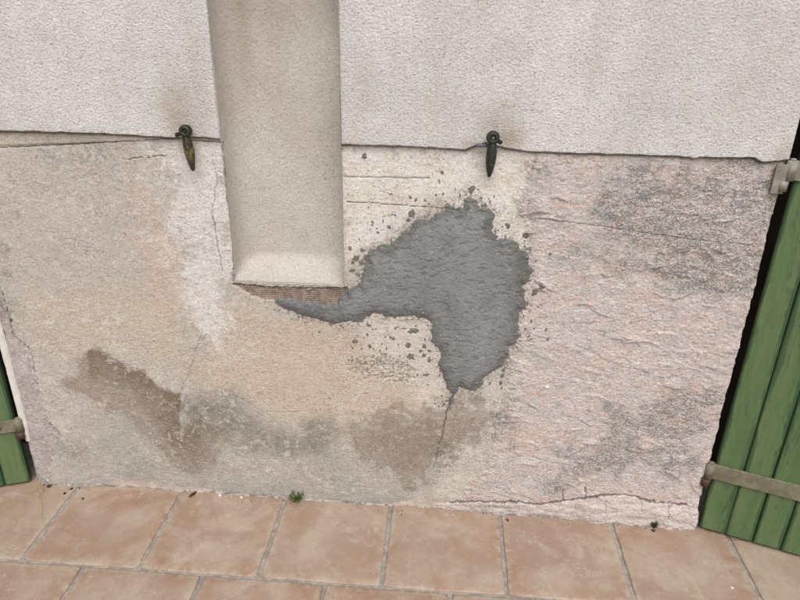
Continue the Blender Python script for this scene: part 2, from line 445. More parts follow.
def mat_plaster():
    n = NT('old_plaster')
    big = n.noise(5, 5, .6); mid = n.noise(20, 6, .72); fine = n.noise(130, 4, .75); grain = n.noise(420, 3, .75)
    drag = n.noise(30, 6, .75, .6, stretch=(1, 1, 3.0))
    brk = n.math('ADD', n.math('MULTIPLY', mid, .55), n.math('MULTIPLY', n.noise(80, 5, .82, off=(4, 4, 4)), .45))
    def M(name, k=1.0, w=.5):
        # soft mask broken up by noise
        a = n.attr(name)
        v = n.math('ADD', a, n.math('MULTIPLY', n.math('SUBTRACT', brk, .5), w * 3.2))
        f = n.math('ADD', n.math('MULTIPLY', n.step(v, .05, .95), .5), n.math('MULTIPLY', n.step(v, .42, .56), .5))
        return n.math('MULTIPLY', n.math('MULTIPLY', f, n.step(a, .0, .3)), k)
    def M2(name, k, w):
        return n.math('MULTIPLY', n.attr(name), n.math('ADD', n.math('MULTIPLY', n.math('SUBTRACT', brk, .5), w * 4), k), True)
    c = n.mix(n.step(big, .35, .65), srgb(186, 178, 168), srgb(179, 170, 161))
    c = n.mix(n.math('MULTIPLY', n.step(mid, .42, .68), .55), c, srgb(199, 190, 182))
    c = n.mix(n.math('MULTIPLY', n.step(n.noise(11, 6, .78, .5, off=(6, 1, 6)), .5, .58), .5), c, srgb(188, 170, 159))
    c = n.mix(n.math('MULTIPLY', n.step(n.noise(9, 6, .82, .4, off=(8, 4, 2)), .53, .57), .5), c, srgb(202, 195, 188))
    c = n.mix(M('creamleft', .6), c, srgb(193, 179, 162))
    c = n.mix(M('pinkleft', .5), c, srgb(183, 173, 167))
    c = n.mix(M('cream', .75), c, srgb(195, 177, 159))
    c = n.mix(M('white', .9, .6), c, srgb(218, 213, 206))
    c = n.mix(M('whiteleft', .9, 1.2), c, srgb(213, 207, 202))
    c = n.mix(M('whitelow', .75, .6), c, srgb(206, 197, 186))
    c = n.mix(M('orangeleft', .4, 1.2), c, srgb(198, 174, 155))
    wy = n.math('MULTIPLY', n.attr('white'), n.step(n.noise(16, 4, .7, off=(5, 0, 3)), .5, .66))
    c = n.mix(n.math('MULTIPLY', wy, .5), c, srgb(200, 190, 164))
    wp = n.math('MULTIPLY', n.attr('white'), n.step(n.noise(13, 4, .7, off=(1, 4, 9)), .5, .66))
    c = n.mix(n.math('MULTIPLY', wp, .55), c, srgb(205, 184, 176))
    # pink thick coat
    pk = n.mix(n.step(mid, .36, .66), srgb(198, 187, 183), srgb(197, 181, 175))
    # paint coats that flaked off in islands with clear edges
    isl = n.noise(10, 6, .8, .9, stretch=(.7, 1, 1.3), off=(2, 2, 2))
    pk = n.mix(n.math('MULTIPLY', n.step(isl, .52, .55), .6), pk, srgb(201, 176, 162))
    bare = n.noise(13, 6, .84, .6, stretch=(.8, 1, 1.3), off=(2, 7, 5))
    pk = n.mix(n.math('MULTIPLY', n.step(bare, .535, .56), .75), pk, srgb(180, 176, 172))
    pk = n.mix(n.math('MULTIPLY', n.step(n.noise(34, 5, .85, .6, stretch=(.6, 1, 1.5), off=(5, 5, 5)), .57, .6), .75), pk, srgb(152, 145, 142))
    pk = n.mix(n.math('MULTIPLY', n.step(drag, .54, .6), .55), pk, srgb(216, 208, 203))
    c = n.mix(n.attr('right'), c, pk)
    gn = n.math('ADD', n.math('MULTIPLY', n.noise(230, 5, .85, stretch=(1, 1, 1.4)), .7), n.math('MULTIPLY', n.noise(26, 4, .7, 1.0, off=(3, 3, 1), stretch=(.7, 1, 1.4)), .3))
    ga, gb, gd = n.cells(300, (1, 1, 1.5), (7, 7, 7))
    gn = n.math('ADD', gn, n.math('MULTIPLY', n.math('SUBTRACT', ga, .5), .14))
    gs = n.math('MULTIPLY', n.step(n.attr('grey'), .1, .9), n.math('ADD', n.step(gn, .485, .515), .08), True)
    c = n.mix(n.math('MULTIPLY', gs, .85), c, srgb(112, 112, 109))
    # upper beige strip
    c = n.mix(n.math('MULTIPLY', n.attr('upper'), .85), c, srgb(186, 175, 163))
    # damp and algae stains
    c = n.mix(M2('greylow', .6, .8), c, srgb(170, 163, 154))
    c = n.mix(M2('green', .82, .6), c, srgb(132, 126, 114))
    c = n.mix(M2('brown', .92, .5), c, srgb(130, 112, 95))
    c = n.mix(n.math('MULTIPLY', n.attr('brown_dark'), n.math('ADD', n.math('MULTIPLY', fine, .8), .15), True), c, srgb(106, 92, 76))
    c = n.mix(n.math('MULTIPLY', n.step(n.math('ADD', n.attr('greenish'), n.math('SUBTRACT', brk, .5)), .2, .9), .28), c, srgb(152, 156, 144))
    tl = n.math('MULTIPLY', n.step(n.math('ADD', n.attr('brown'), n.math('MULTIPLY', n.math('SUBTRACT', brk, .5), .3)), .12, .3), n.step(n.math('ADD', n.attr('brown'), n.math('MULTIPLY', n.math('SUBTRACT', brk, .5), .3)), .55, .32))
    c = n.mix(n.math('MULTIPLY', tl, .3), c, srgb(112, 95, 80))
    sl = n.math('MULTIPLY', n.math('MAXIMUM', n.attr('greylow'), n.attr('green')), n.step(n.noise(40, 5, .85, .5, off=(9, 1, 4)), .56, .61))
    c = n.mix(n.math('MULTIPLY', sl, .5), c, srgb(206, 201, 194))
    # recesses of older coats
    c = n.mix(n.math('MULTIPLY', n.attr('meshrec'), .85), c, n.mix(n.step(fine, .4, .6), srgb(150, 136, 124), srgb(170, 154, 142)))
    c = n.mix(n.math('MULTIPLY', n.attr('leftrec'), .8), c, n.mix(n.step(brk, .42, .58), srgb(184, 173, 168), srgb(158, 148, 144)))
    c = n.mix(n.math('MULTIPLY', n.attr('scab'), n.step(fine, .45, .6)), c, srgb(146, 134, 124))
    c = n.mix(n.math('MULTIPLY', n.attr('band'), .75), c, n.mix(n.step(brk, .4, .6), srgb(212, 202, 196), srgb(200, 184, 177)))
    # specks, pits and scratches
    sp = n.step(n.noise(210, 4, .8, stretch=(1, 1, 1.6)), .6, .68)
    c = n.mix(n.math('MULTIPLY', sp, .55), c, srgb(122, 111, 104))
    sc = n.math('MULTIPLY', n.step(n.noise(55, 5, .75, .4, stretch=(1, 1, 5), off=(2, 5, 8)), .565, .62), n.step(n.noise(7, 3, .6, off=(1, 1, 5)), .38, .56))
    c = n.mix(n.math('MULTIPLY', sc, .7), c, srgb(124, 114, 108))
    sd = n.math('MULTIPLY', n.step(n.noise(75, 5, .8, .8, stretch=(1, 1, 1.4), off=(8, 2, 3)), .60, .63), n.step(n.noise(5, 3, .6, off=(4, 9, 5)), .42, .58))
    c = n.mix(n.math('MULTIPLY', sd, .65), c, srgb(118, 108, 102))
    lw = n.math('MULTIPLY', n.step(n.noise(26, 6, .82, .6, stretch=(1, 1, 1.4), off=(4, 2, 9)), .55, .58), n.step(n.noise(4, 3, .6, off=(7, 9, 5)), .42, .6))
    c = n.mix(n.math('MULTIPLY', lw, .5), c, srgb(214, 208, 203))
    sw = n.step(n.noise(190, 4, .8, off=(7, 3, 1)), .6, .68)
    c = n.mix(n.math('MULTIPLY', sw, .4), c, srgb(222, 216, 210))
    c = n.sand(c, 360, .86, 1.10, .07, srgb(112, 103, 97), (1, 1, 1.3))
    c = n.sand(c, 190, .91, 1.06, .05, srgb(126, 116, 109), (1, 1, 1.7), (3, 1, 2))
    c = n.sand(c, 260, 1.0, 1.0, .03, srgb(206, 200, 194), (1, 1, 1.2), (5, 5, 1))
    c = n.grain(c, 48, .90, 1.07, (1, 1, 1.5), (3, 3, 1), 5)
    # thin cement film smeared round the repair
    fs = n.math('MULTIPLY', n.attr('film'), n.step(n.noise(120, 5, .75, off=(1, 8, 2)), .5, .57))
    c = n.mix(n.math('MULTIPLY', fs, .8), c, srgb(120, 115, 108))
    c = n.mix(n.math('MULTIPLY', n.attr('grime_shade'), n.step(n.noise(60, 6, .8, off=(9, 8, 2)), .42, .58)), c, srgb(112, 107, 101))
    c = n.mix(n.math('MULTIPLY', n.attr('crack'), .8), c, srgb(82, 73, 67))
    b = n.bump(fine, .5, .0016)
    b = n.bump(grain, .5, .0008, b)
    return n.done(c, .93, b, .2)
M_PLASTER = mat_plaster()

def mat_cement():
    n = NT('fresh_cement')
    c = n.mix(n.step(n.noise(7, 4, .6), .35, .65), srgb(136, 137, 136), srgb(122, 123, 123))
    c = n.mix(n.math('MULTIPLY', n.attr('rim'), .75), c, srgb(94, 91, 85))
    c = n.mix(n.math('MULTIPLY', n.attr('wet'), .7), c, srgb(98, 100, 102))
    c = n.mix(n.math('MULTIPLY', n.step(n.noise(60, 4, .7, stretch=(1, 1, 1.8)), .52, .7), .4), c, srgb(150, 150, 149))
    c = n.mix(n.math('MULTIPLY', n.step(n.noise(11, 7, .75, .5, off=(3, 3, 3)), .5, .62), .4), c, srgb(112, 111, 108))
    c = n.sand(c, 360, .88, 1.10, .06, srgb(78, 78, 76), (1, 1, 1.4))
    c = n.sand(c, 210, .95, 1.05, .04, srgb(168, 167, 164), (1, 1, 1.2), (2, 3, 1))
    c = n.mix(n.math('MULTIPLY', n.step(n.noise(260, 3, .8), .6, .7), .5), c, srgb(92, 92, 91))
    b = n.bump(n.noise(330, 4, .75), .6, .0012)
    b = n.bump(n.noise(80, 4, .7, .8, stretch=(1, 1, 2)), .35, .002, b)
    return n.done(c, n.math('SUBTRACT', .82, n.math('MULTIPLY', n.attr('wet'), .25)), b, .35)
M_CEMENT = mat_cement()

def mat_splash():
    n = NT('dried_cement_splash')
    c = n.mix(n.step(n.noise(90, 3, .6), .4, .6), srgb(106, 103, 97), srgb(124, 120, 113))
    return n.done(c, .9, n.bump(n.noise(400, 3, .7), .5, .001), .2)
M_SPLASH = mat_splash()

def mat_tile():
    n = NT('terracotta_look_tile')
    rn = n.rand()
    off = n.t.nodes.new('ShaderNodeCombineXYZ')
    for i, k in enumerate((37.0, 61.0, 13.0)):
        n.set(off.inputs[i], n.math('MULTIPLY', rn, k))
    va = n.t.nodes.new('ShaderNodeVectorMath'); va.operation = 'ADD'
    n.t.links.new(n.co, va.inputs[0]); n.t.links.new(off.outputs[0], va.inputs[1])
    v = va.outputs[0]
    c = n.mix(n.step(n.noise(7, 5, .6, .5, vec=v), .36, .66), srgb(152, 127, 109), srgb(170, 152, 134))
    c = n.mix(n.math('MULTIPLY', n.step(n.noise(5, 4, .6, .8, vec=v, off=(4, 2, 0)), .5, .72), .75), c, srgb(148, 111, 89))
    c = n.mix(n.math('MULTIPLY', n.step(n.noise(11, 5, .65, .4, vec=v, off=(8, 7, 0)), .55, .75), .6), c, srgb(186, 174, 158))
    # warmer worn rim of every tile
    rim = n.math('MULTIPLY', n.attr('rim'), n.step(n.noise(10, 4, .6, vec=v, off=(1, 5, 0)), .38, .62))
    c = n.mix(n.math('MULTIPLY', rim, .6), c, srgb(146, 108, 84))
    c = n.mix(n.math('MULTIPLY', n.step(n.noise(90, 4, .7, vec=v), .52, .75), .25), c, srgb(140, 114, 97))
    c = n.mix(n.math('MULTIPLY', n.step(n.noise(260, 2, .7, vec=v), .68, .74), .4), c, srgb(110, 84, 70))
    c = n.mix(n.math('MULTIPLY', n.step(n.noise(2.2, 4, .6, vec=v, off=(3, 9, 0)), .5, .7), .25), c, srgb(172, 162, 151))
    c = n.mix(n.math('MULTIPLY', n.step(n.noise(36, 5, .75, .5, vec=v, off=(6, 1, 0)), .52, .64), .35), c, srgb(176, 158, 140))
    c = n.mix(n.math('MULTIPLY', n.step(rn, .3, 1.0), .3), c, srgb(172, 158, 142))
    c = n.sand(c, 300, .96, 1.03, .02, srgb(100, 80, 68), None, (0, 0, 0), v)
    # scuffs and grey foot traffic film
    sf = n.math('MULTIPLY', n.step(n.noise(6, 8, .8, 1.2, vec=v, off=(7, 7, 0)), .56, .6), n.step(n.noise(130, 4, .8, vec=v), .45, .6))
    c = n.mix(n.math('MULTIPLY', sf, .4), c, srgb(190, 180, 168))
    er = n.math('MULTIPLY', n.step(n.attr('rim'), .6, 1.0), n.step(n.noise(45, 6, .8, vec=v, off=(3, 1, 0)), .44, .58))
    c = n.mix(n.math('MULTIPLY', er, .55), c, srgb(178, 166, 150))
    b = n.bump(n.noise(35, 3, .6, vec=v), .25, .002)
    b = n.bump(n.noise(240, 3, .6, vec=v), .2, .0008, b)
    return n.done(c, n.math('ADD', n.math('MULTIPLY', n.noise(18, 4, .6, vec=v), .3), .42), b, .4)
M_TILE = mat_tile()

def mat_simple(name, c1, c2, scale=30, rough=.9, spec=.2, bd=.001, bs=300, metal=0, lo=.4, hi=.62):
    n = NT(name)
    c = n.mix(n.step(n.noise(scale, 5, .65), lo, hi), c1, c2)
    c = n.mix(n.math('MULTIPLY', n.step(n.noise(scale * 7, 3, .7), .55, .7), .35), c, tuple(v * .6 for v in c1[:3]) + (1,))
    return n.done(c, rough, n.bump(n.noise(bs, 3, .7), .5, bd), spec, metal)
M_GROUT = mat_simple('cement_grout', srgb(138, 132, 124), srgb(163, 157, 148), 40, .95)
M_JAMB = mat_simple('off_white_jamb_render', srgb(206, 200, 192), srgb(218, 212, 205), 30, .92)
M_RAW = mat_simple('raw_masonry_edge', srgb(176, 160, 148), srgb(198, 182, 170), 25, .95)
M_GROUND = mat_simple('gravel_ground', srgb(150, 140, 126), srgb(168, 158, 144), 4, .95)
M_BACKING = mat_simple('dark_gap_backing', srgb(44, 38, 32), srgb(54, 46, 40), 12, .6)
M_JOINT = mat_simple('crumbly_base_mortar', srgb(118, 110, 102), srgb(178, 170, 162), 45, .95)
M_STRAND = mat_simple('glass_fibre_mesh', srgb(140, 122, 108), srgb(186, 166, 150), 60, .85)
M_STRAW = mat_simple('dry_straw', srgb(188, 172, 134), srgb(160, 142, 106), 60, .8)
M_SOIL = mat_simple('dark_soil_crumb', srgb(62, 48, 38), srgb(88, 66, 50), 200, .95)
M_CHIP = mat_simple('pale_plaster_chip', srgb(214, 206, 198), srgb(228, 222, 216), 120, .95)
M_GRIT = mat_simple('mixed_grit', srgb(96, 84, 74), srgb(196, 186, 176), 55, .95, lo=.46, hi=.54)
M_RED = mat_simple('red_brown_crumb', srgb(104, 50, 40), srgb(130, 64, 50), 200, .9)
M_LEAF = mat_simple('weed_leaf', srgb(70, 84, 38), srgb(96, 112, 52), 90, .6, .3, .0003, 500)
M_MOSS = mat_simple('dark_weed_leaf', srgb(52, 62, 34), srgb(70, 80, 44), 90, .7)
M_TWIG = mat_simple('grey_twig', srgb(104, 88, 72), srgb(132, 114, 94), 90, .9)

def mat_green():
    n = NT('weathered_green_paint')
    va = n.t.nodes.new('ShaderNodeVectorMath'); va.operation = 'ADD'
    off = n.t.nodes.new('ShaderNodeCombineXYZ')
    rn = n.rand()
    n.set(off.inputs[0], n.math('MULTIPLY', rn, 31.0)); n.set(off.inputs[2], n.math('MULTIPLY', rn, 57.0))
    n.t.links.new(n.co, va.inputs[0]); n.t.links.new(off.outputs[0], va.inputs[1])
    v = va.outputs[0]
    st = n.noise(22, 5, .65, .3, vec=v, stretch=(1, 1, .12))
    c = n.mix(n.step(st, .36, .66), srgb(78, 104, 65), srgb(95, 113, 74))
    c = n.mix(n.math('MULTIPLY', n.step(n.noise(6, 4, .6, vec=v, stretch=(1, 1, .4)), .45, .7), .5), c, srgb(106, 121, 81))
    ed = n.step(n.math('ADD', n.noise(34, 7, .75, .6, vec=v, stretch=(1, 1, .1), off=(2, 0, 1)), n.math('MULTIPLY', n.attr('edge'), .20)), .58, .70)
    c = n.mix(n.math('MULTIPLY', ed, .85), c, srgb(50, 78, 50))
    c = n.mix(n.math('MULTIPLY', n.step(n.noise(9, 3, .6, .2, vec=v, stretch=(2.2, 1, .6), off=(5, 0, 7)), .6, .68), .75), c, srgb(50, 80, 46))
    c = n.mix(n.math('MULTIPLY', n.step(n.noise(26, 3, .5, .4, vec=v, stretch=(1, 1, .5), off=(9, 0, 3)), .64, .72), .75), c, srgb(56, 78, 50))
    c = n.mix(n.math('MULTIPLY', n.step(n.noise(60, 6, .75, .6, vec=v, stretch=(1, 1, .08), off=(4, 0, 4)), .56, .68), .55), c, srgb(62, 88, 56))
    c = n.mix(n.math('MULTIPLY', n.step(n.noise(120, 4, .7, vec=v, stretch=(1, 1, .2)), .55, .75), .25), c, srgb(120, 134, 100))
    ch = n.step(n.noise(48, 7, .8, .5, vec=v, stretch=(1, 1, .35), off=(6, 0, 2)), .66, .69)
    c = n.mix(n.math('MULTIPLY', ch, .7), c, srgb(134, 140, 112))
    c = n.sand(c, 260, .94, 1.05, .0, None, (1, 1, .2), (0, 0, 0), v)
    b = n.bump(n.noise(160, 4, .7, vec=v, stretch=(1, 1, .06)), .5, .0015)
    return n.done(c, n.math('ADD', n.math('MULTIPLY', st, .25), .42), b, .4)
M_GREEN = mat_green()

def mat_iron(name, c1, c2, c3, k3):
    n = NT(name)
    c = n.mix(n.step(n.noise(35, 5, .65), .4, .62), c1, c2)
    c = n.mix(n.math('MULTIPLY', n.step(n.noise(60, 4, .7, off=(3, 4, 5)), .5, .62), k3), c, c3)
    return n.done(c, n.math('ADD', n.math('MULTIPLY', n.noise(80, 3, .6), .3), .45), n.bump(n.noise(250, 4, .7), .5, .0008), .4, .15)
M_STRAP = mat_iron('weathered_painted_iron', srgb(112, 106, 88), srgb(134, 126, 108), srgb(98, 108, 72), .55)
M_ZINC = mat_iron('dull_zinc_iron', srgb(126, 124, 112), srgb(150, 147, 136), srgb(104, 104, 90), .5)
M_RUST = mat_iron('rusty_iron', srgb(74, 54, 42), srgb(96, 70, 52), srgb(60, 50, 44), .5)

def mat_dog(name, base, chip, lo):
    n = NT(name)
    c = n.mix(n.step(n.noise(70, 4, .6), .4, .62), base, tuple(v * .55 for v in base[:3]) + (1,))
    at = n.math('MULTIPLY', n.attr('chip'), n.step(n.noise(90, 3, .6), lo, lo + .12))
    c = n.mix(at, c, chip)
    return n.done(c, .5, n.bump(n.noise(300, 3, .7), .5, .0008), .45)
M_DOG_A = mat_dog('chipped_green_paint_iron', srgb(50, 48, 36), srgb(112, 98, 50), .45)
M_DOG_B = mat_dog('dark_green_paint_iron', srgb(42, 48, 40), srgb(88, 88, 66), .56)

# ------------------------------------------------------------------ terrace floor
ROT = 0.0067
PITCH_T, JOINT = 0.333, 0.0100
terr = bmesh.new()
for v in ((-2.6, -3.2), (2.2, -3.2), (2.2, .34), (-2.6, .34)): pass
S_ = 48
xs = np.linspace(-2.6, 2.2, 241); ys = np.linspace(-3.2, .5, 186)
GX, GY = np.meshgrid(xs, ys)
me = grid_mesh('terrace_floor', GX, GY, -0.0052 + 0.0008 * fbm(GX * 30, GY * 30, 3, 50))
floor = link('terrace_floor', me, M_GROUT)
tag(floor, 'grey grout bed between the terracotta terrace tiles', kind='structure')
g = bmesh.new()
bmesh.ops.create_grid(g, x_segments=8, y_segments=8, size=60)
ground = bm_obj('ground', g, M_GROUND); ground.location.z = -0.03
tag(ground, kind='structure')

def tile_mesh(w, d, seed):
    """worn tile with softly rounded wavy rim; origin in the middle of its top"""
    r = random.Random(seed)
    n = 7
    def ring(inset, z, jit):
        pts = []
        for s in range(4):
            for i in range(n):
                t = -1 + 2 * i / n
                a, b = (w / 2 - inset), (d / 2 - inset)
                x, y = [(t * a, -b), (a, t * b), (-t * a, b), (-a, -t * b)][s]
                if i == 0:
                    x *= 1 - .006; y *= 1 - .006
                pts.append((x, y, z))
        return pts
    jj = [r.gauss(0, .0007) for _ in range(4 * n)]
    rings = [ring(0, -.012, 0), ring(0, -.003, 0), ring(.0012, -.0009, 0), ring(.0045, 0, 0), ring(.028, .0002, 0), ring(.07, .0003, 0)]
    bm = bmesh.new()
    lay = bm.verts.layers.float.new('rim')
    vr = []
    for k, rg in enumerate(rings):
        row = []
        for i, (x, y, z) in enumerate(rg):
            s = i // n
            if k < 4:
                x += jj[i] * (1 if s in (1, 3) else 0); y += jj[i] * (1 if s in (0, 2) else 0)
            v = bm.verts.new((x, y, z)); v[lay] = (1, 1, 1, 1, .55, 0)[k]
            row.append(v)
        vr.append(row)
    N = 4 * n
    for k in range(len(vr) - 1):
        for i in range(N):
            bm.faces.new((vr[k][i], vr[k][(i + 1) % N], vr[k + 1][(i + 1) % N], vr[k + 1][i]))
    bm.faces.new(vr[-1])
    me = bpy.data.meshes.new('tile')
    bm.to_mesh(me); bm.free()
    for p in me.polygons: p.use_smooth = True
    me.materials.append(M_TILE)
    return me
FULL = [tile_mesh(PITCH_T - JOINT, PITCH_T - JOINT, i) for i in range(5)]
CUT = [tile_mesh(PITCH_T - JOINT, 0.306 + 0.05 - JOINT, 20 + i) for i in range(3)]
cr_, sr_ = math.cos(ROT), math.sin(ROT)
for row in range(7):
    for k in range(-4, 10):
        x = -1.134 + PITCH_T * (k + .5) + (0 if row == 0 else (.186 if row % 2 else 0)) + rnd.gauss(0, .0008)
        if row == 0:
            y = -.304 + (0.356) / 2; me = CUT[(k * 7) % 3]
        else:
            y = -.304 - PITCH_T * (row - .5); me = FULL[(k * 3 + row * 2) % 5]
        y += rnd.gauss(0, .0006)
        t = link('tile', me, None, floor)
        t.location = (x * cr_ - y * sr_ * 0, y + x * sr_ + .002, rnd.gauss(0, .0004))
        t.rotation_euler = (rnd.gauss(0, .0008), rnd.gauss(0, .0008), ROT + rnd.gauss(0, .001))

# ------------------------------------------------------------------ the house wall
wall = thing('house_wall', 'rendered house wall with peeling pink lower plaster, niche and grey cement repair', 'wall')

# --- old lower plaster
STEP = 0.002
nx = int((X_R - X_L) / STEP); nz = int((Z_TOP + .03) / STEP)
u = np.linspace(0, 1, nx); zz = np.linspace(-.03, Z_TOP, nz)
U_, Zg = np.meshgrid(u, zz)
xr = X_R + 0.010 * (1 - sstep(0, .12, Zg)) + 0.0022 * fbm(Zg * 18, Zg * 0 + 3.3, 4, 51, .6)
xl = X_L + 0.0015 * fbm(Zg * 25, Zg * 0 + 7.7, 3, 53) - 0.014 * (1 - sstep(.12, .26, Zg))
Xg = xl + (xr - xl) * U_
mk = {}
H = wall_h(Xg, Zg, mk)
# rounded broken arrises at both jambs
H -= 0.006 * (np.exp(-(xr - Xg) / 0.005) + np.exp(-(Xg - xl) / 0.004))
_H0, _XL, _XR = H.copy(), xl[:, 0], xr[:, 0]
def hq(x, z):
    """relief looked up on the finished plaster grid"""
    x = np.asarray(x, float); z = np.asarray(z, float)
    fz = np.clip((z + .03) / (Z_TOP + .03) * (nz - 1), 0, nz - 1.001); iz = fz.astype(int); tz = fz - iz
    fx = np.clip((x - _XL[iz]) / (_XR[iz] - _XL[iz]) * (nx - 1), 0, nx - 1.001); ix = fx.astype(int); tx = fx - ix
    return (_H0[iz, ix] * (1 - tx) + _H0[iz, ix + 1] * tx) * (1 - tz) + (_H0[iz + 1, ix] * (1 - tx) + _H0[iz + 1, ix + 1] * tx) * tz
pd = sdf(Xg, Zg, 'patch')
W = lambda nm, soft, wob, fr, sd: mask(Xg, Zg, nm, soft, wob, fr, sd)
at = dict(right=mk['right'], band=mk['band'], meshrec=mk['meshrec'], leftrec=mk['leftrec'], scab=mk['scab'], upper=mk['upper'], crack=mk['crack'])
be = seg_dist(Xg + .006 * fbm(Xg * 20, Zg * 20, 3, 104), Zg, MM(POLY['brown_edge']))
softb = .010 + .045 * sstep(.015, .08, be)
at['brown'] = np.clip((1 - sstep(-softb, softb, sdf(Xg, Zg, 'brown_a') - .25 * softb + .016 * fbm(Xg * 14, Zg * 14, 4, 101, .6))) +   .75 * W('brown_b', .05, .04, 14, 102) + .45 * W('brown_smear', .02, .02, 14, 103), 0, 1)
fade = .5 + .5 * np.exp(-(be / .11) ** 2)
at['brown_dark'] = np.exp(-be / .03) * at['brown'] * .7 * (Xg < -.6)
at['brown'] = np.where(Xg < -.6, at['brown'] * fade, at['brown'])
at['green'] = np.clip(W('green', .045, .018, 14, 105), 0, 1)
at['greenish'] = at['greylow'] = W('greylow', .07, .05, 8, 106)
at['greenish'] = at['greylow'] * sstep(-.1, .4, fbm(Xg * 6, Zg * 6, 2, 110))
at['white'] = W('white', .04, .02, 20, 107)
at['whiteleft'] = W('whiteleft', .09, .06, 10, 108)
at['orangeleft'] = W('orangeleft', .07, .06, 12, 119)
at['whitelow'] = W('whitelow', .05, .03, 14, 109)
at['cream'] = W('cream', .06, .03, 12, 111)
at['creamleft'] = W('creamleft', .1, .05, 8, 112)
at['pinkleft'] = W('pinkleft', .1, .05, 8, 113)
at['grey'] = np.clip(W('greytr', .10, .10, 8, 114) + .85 * W('greybr', .07, .08, 9, 115), 0, 1)
at['film'] = (1 - sstep(.0, .035, pd + .012 * fbm(Xg * 25, Zg * 25, 3, 116)))
gr = np.zeros(Xg.shape)
for gx, gz, rr, kk in ((-1.135, .895, .012, .9), (-1.19, .80, .02, .9), (-1.20, .72, .018, .9), (-1.24, .62, .05, .8), (-1.255, .75, .04, .6), (.02, .22, .05, .8), (.13, .30, .06, .6), (-.9, 1.06, .07, .5), (-1.0, 1.06, .05, .4), (.20, 1.06, .03, .8), (.19, .95, .03, .6), (0.017, 0.185, .05, .6), (0.171, 0.344, .04, .7), (.10, .40, .05, .5), (-1.13, .13, .05, .5)):
    gr = np.maximum(gr, kk * np.exp(-((Xg - gx) ** 2 + (Zg - gz) ** 2 * 1.0) / rr ** 2))
foot = np.exp(-np.maximum(Zg, 0) / .014) * (.4 + .4 * sstep(-.2, .3, fbm(Xg * 7, Zg * 0, 2, 118)))  # contact shadow where wall meets tiles, painted as a dark band
at['grime_shade'] = np.maximum(gr, foot)
zc = (Zg[:-1, :-1] + Zg[1:, 1:]) / 2; xc = (Xg[:-1, :-1] + Xg[1:, 1:]) / 2
keep = ~((xc > NX0 + .001) & (xc < NX1 - .001) & (zc > NZ0 + .001))
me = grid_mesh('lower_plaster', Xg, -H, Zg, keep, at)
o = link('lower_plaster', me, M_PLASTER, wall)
tag(o, 'peeling pink and beige old plaster with damp brown stains')

# --- upper roughcast render, left and right of the niche
def upper_render(x0, x1, name, ledge):
    nxu = int((x1 - x0) / .0016)
    uu = np.linspace(x0, x1, nxu)
    zb = np.interp(uu, [p[0] / 1000 for p in ledge], [p[1] / 1000 for p in ledge]) + .0013 * fbm(uu * 28, uu * 0, 4, 130, .5)
    # rows: two for the underside, then the face
    ztop = 1.80
    t = np.concatenate([[0, 0, .0005, .0012, .0022, .004], np.linspace(.0065, .52, 225), np.linspace(.525, 1, 60)])
    X = np.repeat(uu[None, :], len(t), 0)
    Z = zb[None, :] + (ztop - zb[None, :]) * t[:, None]
    wx = X + .004 * fbm(X * 30, Z * 30, 2, 131); wz = Z + .004 * fbm(X * 30, Z * 30, 2, 134)
    # floated roughcast: small wormy grains
    rg = .7 * np.abs(pnoise(wx * 95, wz * 190, 140)) + .9 * np.abs(pnoise(wx * 170, wz * 270, 143))
    Hh = .012 + .0015 * fbm(X * 2, Z * 2, 2, 137) - .0015 * (.5 - rg) + .0009 * pnoise(X * 260, Z * 300, 147)
    e = np.minimum(X - x0, x1 - X)
    Hh -= .005 * np.exp(-e / .004)
    prof = np.array([0.0, .45, .78, .92, .98, 1.0])
    Hh[:6] = Hh[:6] * prof[:, None]
    Hh[0] = -.010
    Z[0] += .002
    d = np.zeros(X.shape)
    for gx, gz, sx, sz, k in ((-.66, 1.16, .05, .10, .75), (-.60, 1.2, .03, .16, .35), (.13, 1.13, .035, .03, .9), (.10, 1.16, .05, .06, .55), (.045, 1.115, .03, .012, .6), (.75, 1.11, .03, .03, .5), (.62, 1.3, .2, .3, .16), (-.22, 1.22, .05, .12, .28), (.05, 1.3, .12, .2, .08)):
        d = np.maximum(d, k * np.exp(-((X - gx) / sx) ** 2 - ((Z - gz) / sz) ** 2))
    d = np.maximum(d, .55 * np.exp(-(Z - zb[None, :]) / .010) * sstep(-.1, .4, fbm(X * 9, Z * 2, 3, 139)))
    d = np.maximum(d, .10 * sstep(.15, .6, fbm(X * 6, Z * 1.6, 4, 149)))
    me = grid_mesh(name, X, -Hh, Z, None, dict(dirt_shade=d))
    return link(name, me, M_RENDER, wall)
tag(upper_render(-1.279, NX0, 'upper_render', LEDGE_L), 'off white roughcast render left of the niche')
tag(upper_render(NX1, .768, 'upper_render', LEDGE_R), 'off white roughcast render right of the niche')

# --- the niche with its rounded corners and sloping foot
th = np.linspace(-math.pi / 2, math.pi / 2, 210)
s = np.sign(np.sin(th)) * np.abs(np.sin(th)) ** 1.0
NZT = 1.60
zt = np.concatenate([NZ0 - .004 + .11 * np.linspace(0, 1, 70) ** 1.7, np.linspace(NZ0 + .109, NZT, 330)])
Sg, Zn = np.meshgrid(s, zt)
DEP = .092
pw = np.where(Sg < 0, 5.0, 12.0); qw = np.where(Sg < 0, 2.1, 3.4)
base = DEP * np.maximum(1 - np.abs(Sg) ** pw, 0) ** (1 / qw)
tz = np.clip((Zn - NZ0 + .004) / .060, 0, 1)
foot_ = 1 - (1 - tz) ** 2.4
top_ = np.maximum(1 - np.clip(1 - (NZT - Zn) / .012, 0, 1) ** 2, 0) ** .5
Xn = (NX0 + NX1) / 2 + Sg * ((NX1 - NX0) / 2 + .0005) + .0012 * fbm(Zn * 14, Zn * 0, 2, 150) * np.abs(Sg) ** 6
up_ = sstep(1.10, 1.108, Zn)
